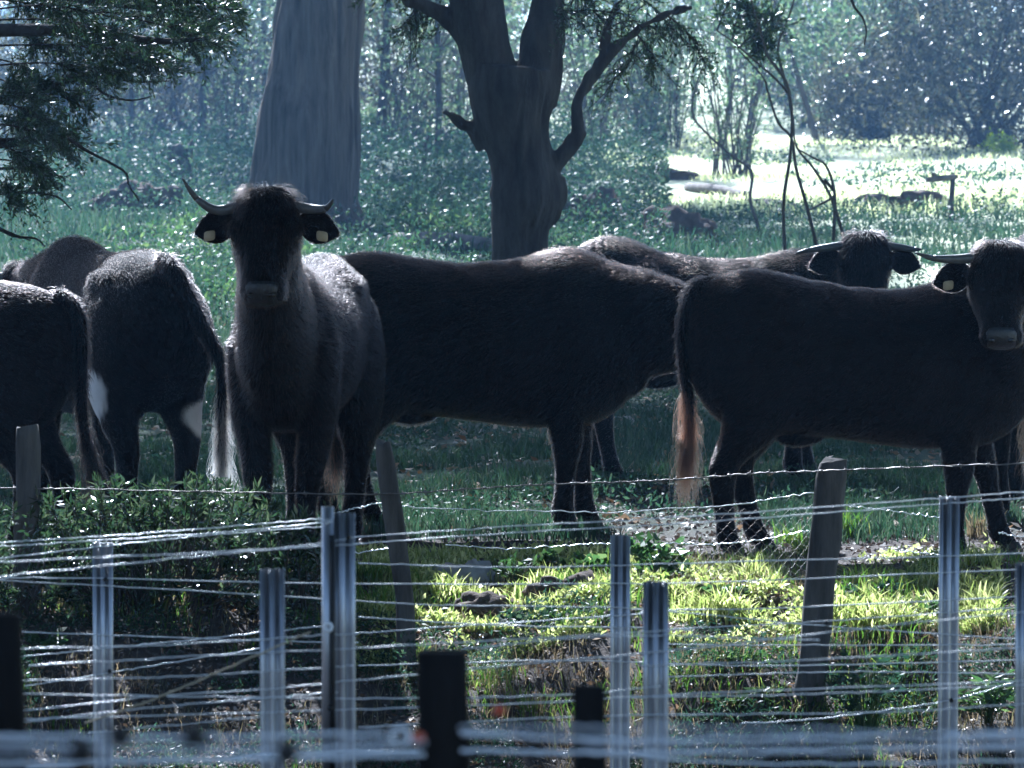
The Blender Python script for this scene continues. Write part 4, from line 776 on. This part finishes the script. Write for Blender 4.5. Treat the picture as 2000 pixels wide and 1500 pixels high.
WA = [[(-40, 1070), (200, 1055), (430, 1040), (628, 1021)], [(-40, 1095), (182, 1069), (400, 1046), (650, 1027)], [(-30, 1135), (91, 1128), (700, 1140), (1192, 1140), (1300, 1140), (1551, 1131), (2040, 1110)], [(-30, 1131), (277, 1148), (650, 1171), (867, 1182), (1222, 1188), (1616, 1223), (2040, 1251)],
      [(693, 1049), (1000, 1028), (1350, 1008), (1842, 973), (2040, 957)], [(693, 1062), (1000, 1041), (1350, 1021), (1842, 984), (2040, 970)], [(1250, 1196), (1300, 1192), (1560, 1186), (2040, 1163)], [(650, 1240), (780, 1231), (1000, 1216), (1252, 1199), (1350, 1188)], [(1250, 1232), (1560, 1216), (1800, 1200), (2040, 1182)],
      [(43, 1234), (507, 1251), (700, 1255)], [(1290, 1258), (1473, 1260), (2040, 1259)], [(1447, 1413), (1603, 1403), (1842, 1370), (1980, 1333)], [(48, 1340), (212, 1314), (507, 1266)]]
WC = [[(-40, 1099), (507, 1073), (693, 1050)], [(-40, 1130), (260, 1099), (507, 1075), (700, 1062)], [(20, 1267), (303, 1260), (650, 1240), (700, 1238)], [(56, 1300), (390, 1281), (650, 1268), (1000, 1249), (1350, 1229)], [(30, 1355), (700, 1364), (1105, 1357), (1290, 1340)], [(9, 1392), (321, 1359), (520, 1346), (650, 1333), (930, 1305), (1350, 1266), (1690, 1227), (2040, 1191)],
      [(30, 1405), (650, 1387), (1105, 1370), (1290, 1358), (2040, 1328)], [(1230, 1362), (1600, 1355), (2040, 1336)], [(173, 1431), (507, 1400)]]
WA += [[(-40, 1062), (300, 1040), (640, 1012)], [(700, 1100), (1000, 1108), (1200, 1104), (1500, 1096), (2040, 1080)], [(-40, 1290), (250, 1262), (640, 1222)], [(700, 1300), (1100, 1290), (1500, 1300), (2040, 1288)], [(1300, 1322), (1650, 1312), (2040, 1318)], [(700, 1205), (1000, 1222), (1300, 1226)]]
WC += [[(-40, 1330), (330, 1322), (690, 1300)], [(700, 1420), (1200, 1398), (1700, 1392), (2040, 1372)], [(1250, 1300), (1600, 1288), (2040, 1262)], [(-40, 1420), (300, 1382), (660, 1352)], [(900, 1268), (1200, 1242), (1600, 1250)]]
for q in WA: wire('wire', q, YA, .0018, 'wire', fA)
for q in WC: wire('wire', q, YC, .0016, 'wire', fC)
o = wire('twine', [(165, 1413), (321, 1357), (507, 1277), (607, 1234)], YC - .05, .0024, 'string', fC); o['label'] = 'pale slack twine tied across the wires'
for px, py, Y, f in ((470, 470 + 662, YA - .02, fA), (214, 1311, YA - .02, fA), (645, 1383, YC - .06, fC), (680, 1048, YC - .03, fC), (1858, 1368, YA - .03, fA), (321, 1358, YC, fC), (1615, 1217, YC, fC)):
    k = MB().ellipsoid(at(px if px != 470 else 206, py, Y), (.006, .006, .007)).build('wire_clip', M['black_plastic'], None); relink(k, f)
wt = MB()
for k in range(5): wt.tube(jag([at(622 + 5 * k, 1012 + rng.uniform(-3, 12), YC - .05), at(632 + 3 * k, 1022 + rng.uniform(-4, 4), YC - .06), at(640 + 3 * k, 1018 + rng.uniform(-12, 8), YC - .05)], .001), .0012, 5)
relink(wt.build('wire_tail', M['wire'], None), fC)
# the nearest fence, far out of focus
YN = 7.4
fN = thing('near_wooden_fence', 'blurred nearest fence of dark wooden posts with pale wires across the bottom', 'fence', (0, YN, G1(0, YN)))
for (px, py, w, l) in ((862, 1272, .068, 'thickest black post'), (1147, 1340, .044, None), (8, 1200, .05, 'black post at the left edge')):
    b = at(px, 1500, YN); g = G1(b[0], YN); top = at(px, py, YN); o = MB().loft([super_ring((b[0] + .004 * math.sin(z * 9), YN, z), (w / 2 * k, 0, 0), (0, w / 2 * .9, 0), 5, 20) for z, k in zip(np.linspace(g - .2, top[2], 12), [1.06] * 10 + [1, .96])]).build('post', M['black_wood'], None); relink(o, fN)
    if l: o['label'] = l
for q, Y in (([(-60, 1436), (300, 1441), (750, 1434)], 5.4), ([(-60, 1462), (400, 1474), (760, 1462)], 3.9), ([(-60, 1492), (500, 1484), (830, 1474)], 6.0), ([(900, 1432), (1250, 1446), (2060, 1430)], 5.6), ([(900, 1424), (1300, 1424), (2060, 1440)], 4.4), ([(1140, 1456), (1500, 1464), (2060, 1450)], 3.5), ([(900, 1466), (1300, 1472), (2060, 1458)], 6.2), ([(-60, 1504), (900, 1466), (1500, 1492), (2060, 1484)], 8.4), ([(-60, 1450), (500, 1462), (830, 1450)], 4.4)):
    wire('wire', q, Y, .0013 if Y < 4.5 else .0024, 'wire', fN)
for px, py, Y in ((235, 1436, 3.6), (380, 1436, 3.6), (560, 1470, 3.9), (160, 1468, 3.9)): relink(MB().ellipsoid(at(px, py, Y), (.008, .008, .009)).build('wire_clip', M['black_plastic'], None), fN)
relink(MB().ellipsoid(at(975, 1388, 6.2), (.008, .008, .006)).build('insulator', M['rust'], None), fN); relink(MB().ellipsoid(at(815, 1442, 5.6), (.008, .01, .007)).build('insulator', M['rust'], None), fN)
a = at(782, 1440, 5.4); relink(MB().tube(np.array([a + np.array((math.cos(q) * .0085, 0, math.sin(q) * .008)) for q in np.linspace(0, 2 * math.pi, 25)]), .0028, 8).build('insulator', M['porcelain'], None), fN)

# ------------------------------------------------------------------ unseen trees added to shade the fence, the near air and the ground
def added_shade_tree(label, x, y, z, rad, ncl, per, leaf, trunk_x, crad=.4, slots=False):
    o = thing('added_shade_tree', label, 'tree', (trunk_x, y, G1(trunk_x, y)), group='unseen trees added for shade'); mb = MB(); b = np.array((0, 0, -.1)); e = np.array((x - trunk_x, 0, z - .3)); mb.tube(spline([b, b + np.array((0, 0, z * .5)), e * np.array((.4, 1, .8)), e], 14), np.linspace(.22, .08, 14), 10); mb.build('trunk', M['bark_dark'], o)
    P, cc = crown_points((x - trunk_x, 0, z - G1(trunk_x, y)), rad, ncl, per, crad, .0)
    if slots:                                       # leaves cut away to let the sun onto the wires
        q = P[:, 1] + y - (P[:, 2] - 6.4 - 0) * 1.28; r = rng.random(len(P)); P = P[~(((q > 20.5) & (q < 22.3) & (r < .9)) | ((q > 17.4) & (q < 18.8) & (r < .85)))]
    leaf_mesh('crown', P, leaf, leaf * .45, M['canopy'], o)
added_shade_tree('unseen wide tree added just left of the view to shade the wires', -2.9, 22.8, 6.3, (4.8, 9.0, 1.3), 760, 70, .2, -6.5, slots=True)
added_shade_tree('unseen wide tree added just right of the view to shade the wires', 2.3, 22.2, 6.6, (4.8, 8.6, 1.3), 760, 70, .2, 6.5, slots=True)
for cx, cy, rx, ry in ((.3, 31.3, .8, .5), (-1.6, 32.2, .5, .45), (-3.3, 32.8, .35, .45)):  # added leaf clumps, placed to shade the backs of three cows
    P, cc = crown_points((cx - 6.5, cy - 22.2, 5.3 - G1(6.5, 22.2)), (rx, ry, .3), 46, 70, .13, 0); leaf_mesh('crown', P, .12, .055, M['canopy'], [o for o in C.objects if o.name.startswith('added_shade_tree')][-1])
added_shade_tree('unseen tree added over the near wooden fence to shade the air', -.4, 12.2, 6.8, (6.0, 8.6, 1.4), 760, 70, .22, -7)
added_shade_tree('unseen tall tree added left of the big trunk to shade the undergrowth', -4.2, 96.0, 10.5, (5.2, 8.5, 2.4), 220, 70, .26, -10)
added_shade_tree('unseen tall tree added behind the big trunk to shade the forest floor', -0.8, 80.0, 11, (4.6, 9.0, 2.6), 130, 70, .26, -9.5)
added_shade_tree('unseen tree added right of the view to shade the paddock behind the cows', 2.4, 41.2, 7.2, (3.0, 4.3, 1.5), 330, 70, .2, 6.5)

# ------------------------------------------------------------------ haze
hm = bpy.data.materials.new('thin_blue_haze'); hm.use_nodes = True; nt = hm.node_tree; nt.nodes.remove(nt.nodes['Principled BSDF'])
pv = N(nt, 'ShaderNodeVolumePrincipled'); pv.inputs['Color'].default_value = (.30, .57, 1.0, 1); pv.inputs['Density'].default_value = .00062; pv.inputs['Anisotropy'].default_value = .62
nt.links.new(pv.outputs[0], nt.nodes['Material Output'].inputs['Volume'])
hz = MB().box((0, 420, 9.0), (840, 1000, 22.6)).build('haze', hm, None, False); tag(hz, 'thin blue morning haze hanging among the trees', None, kind='stuff')
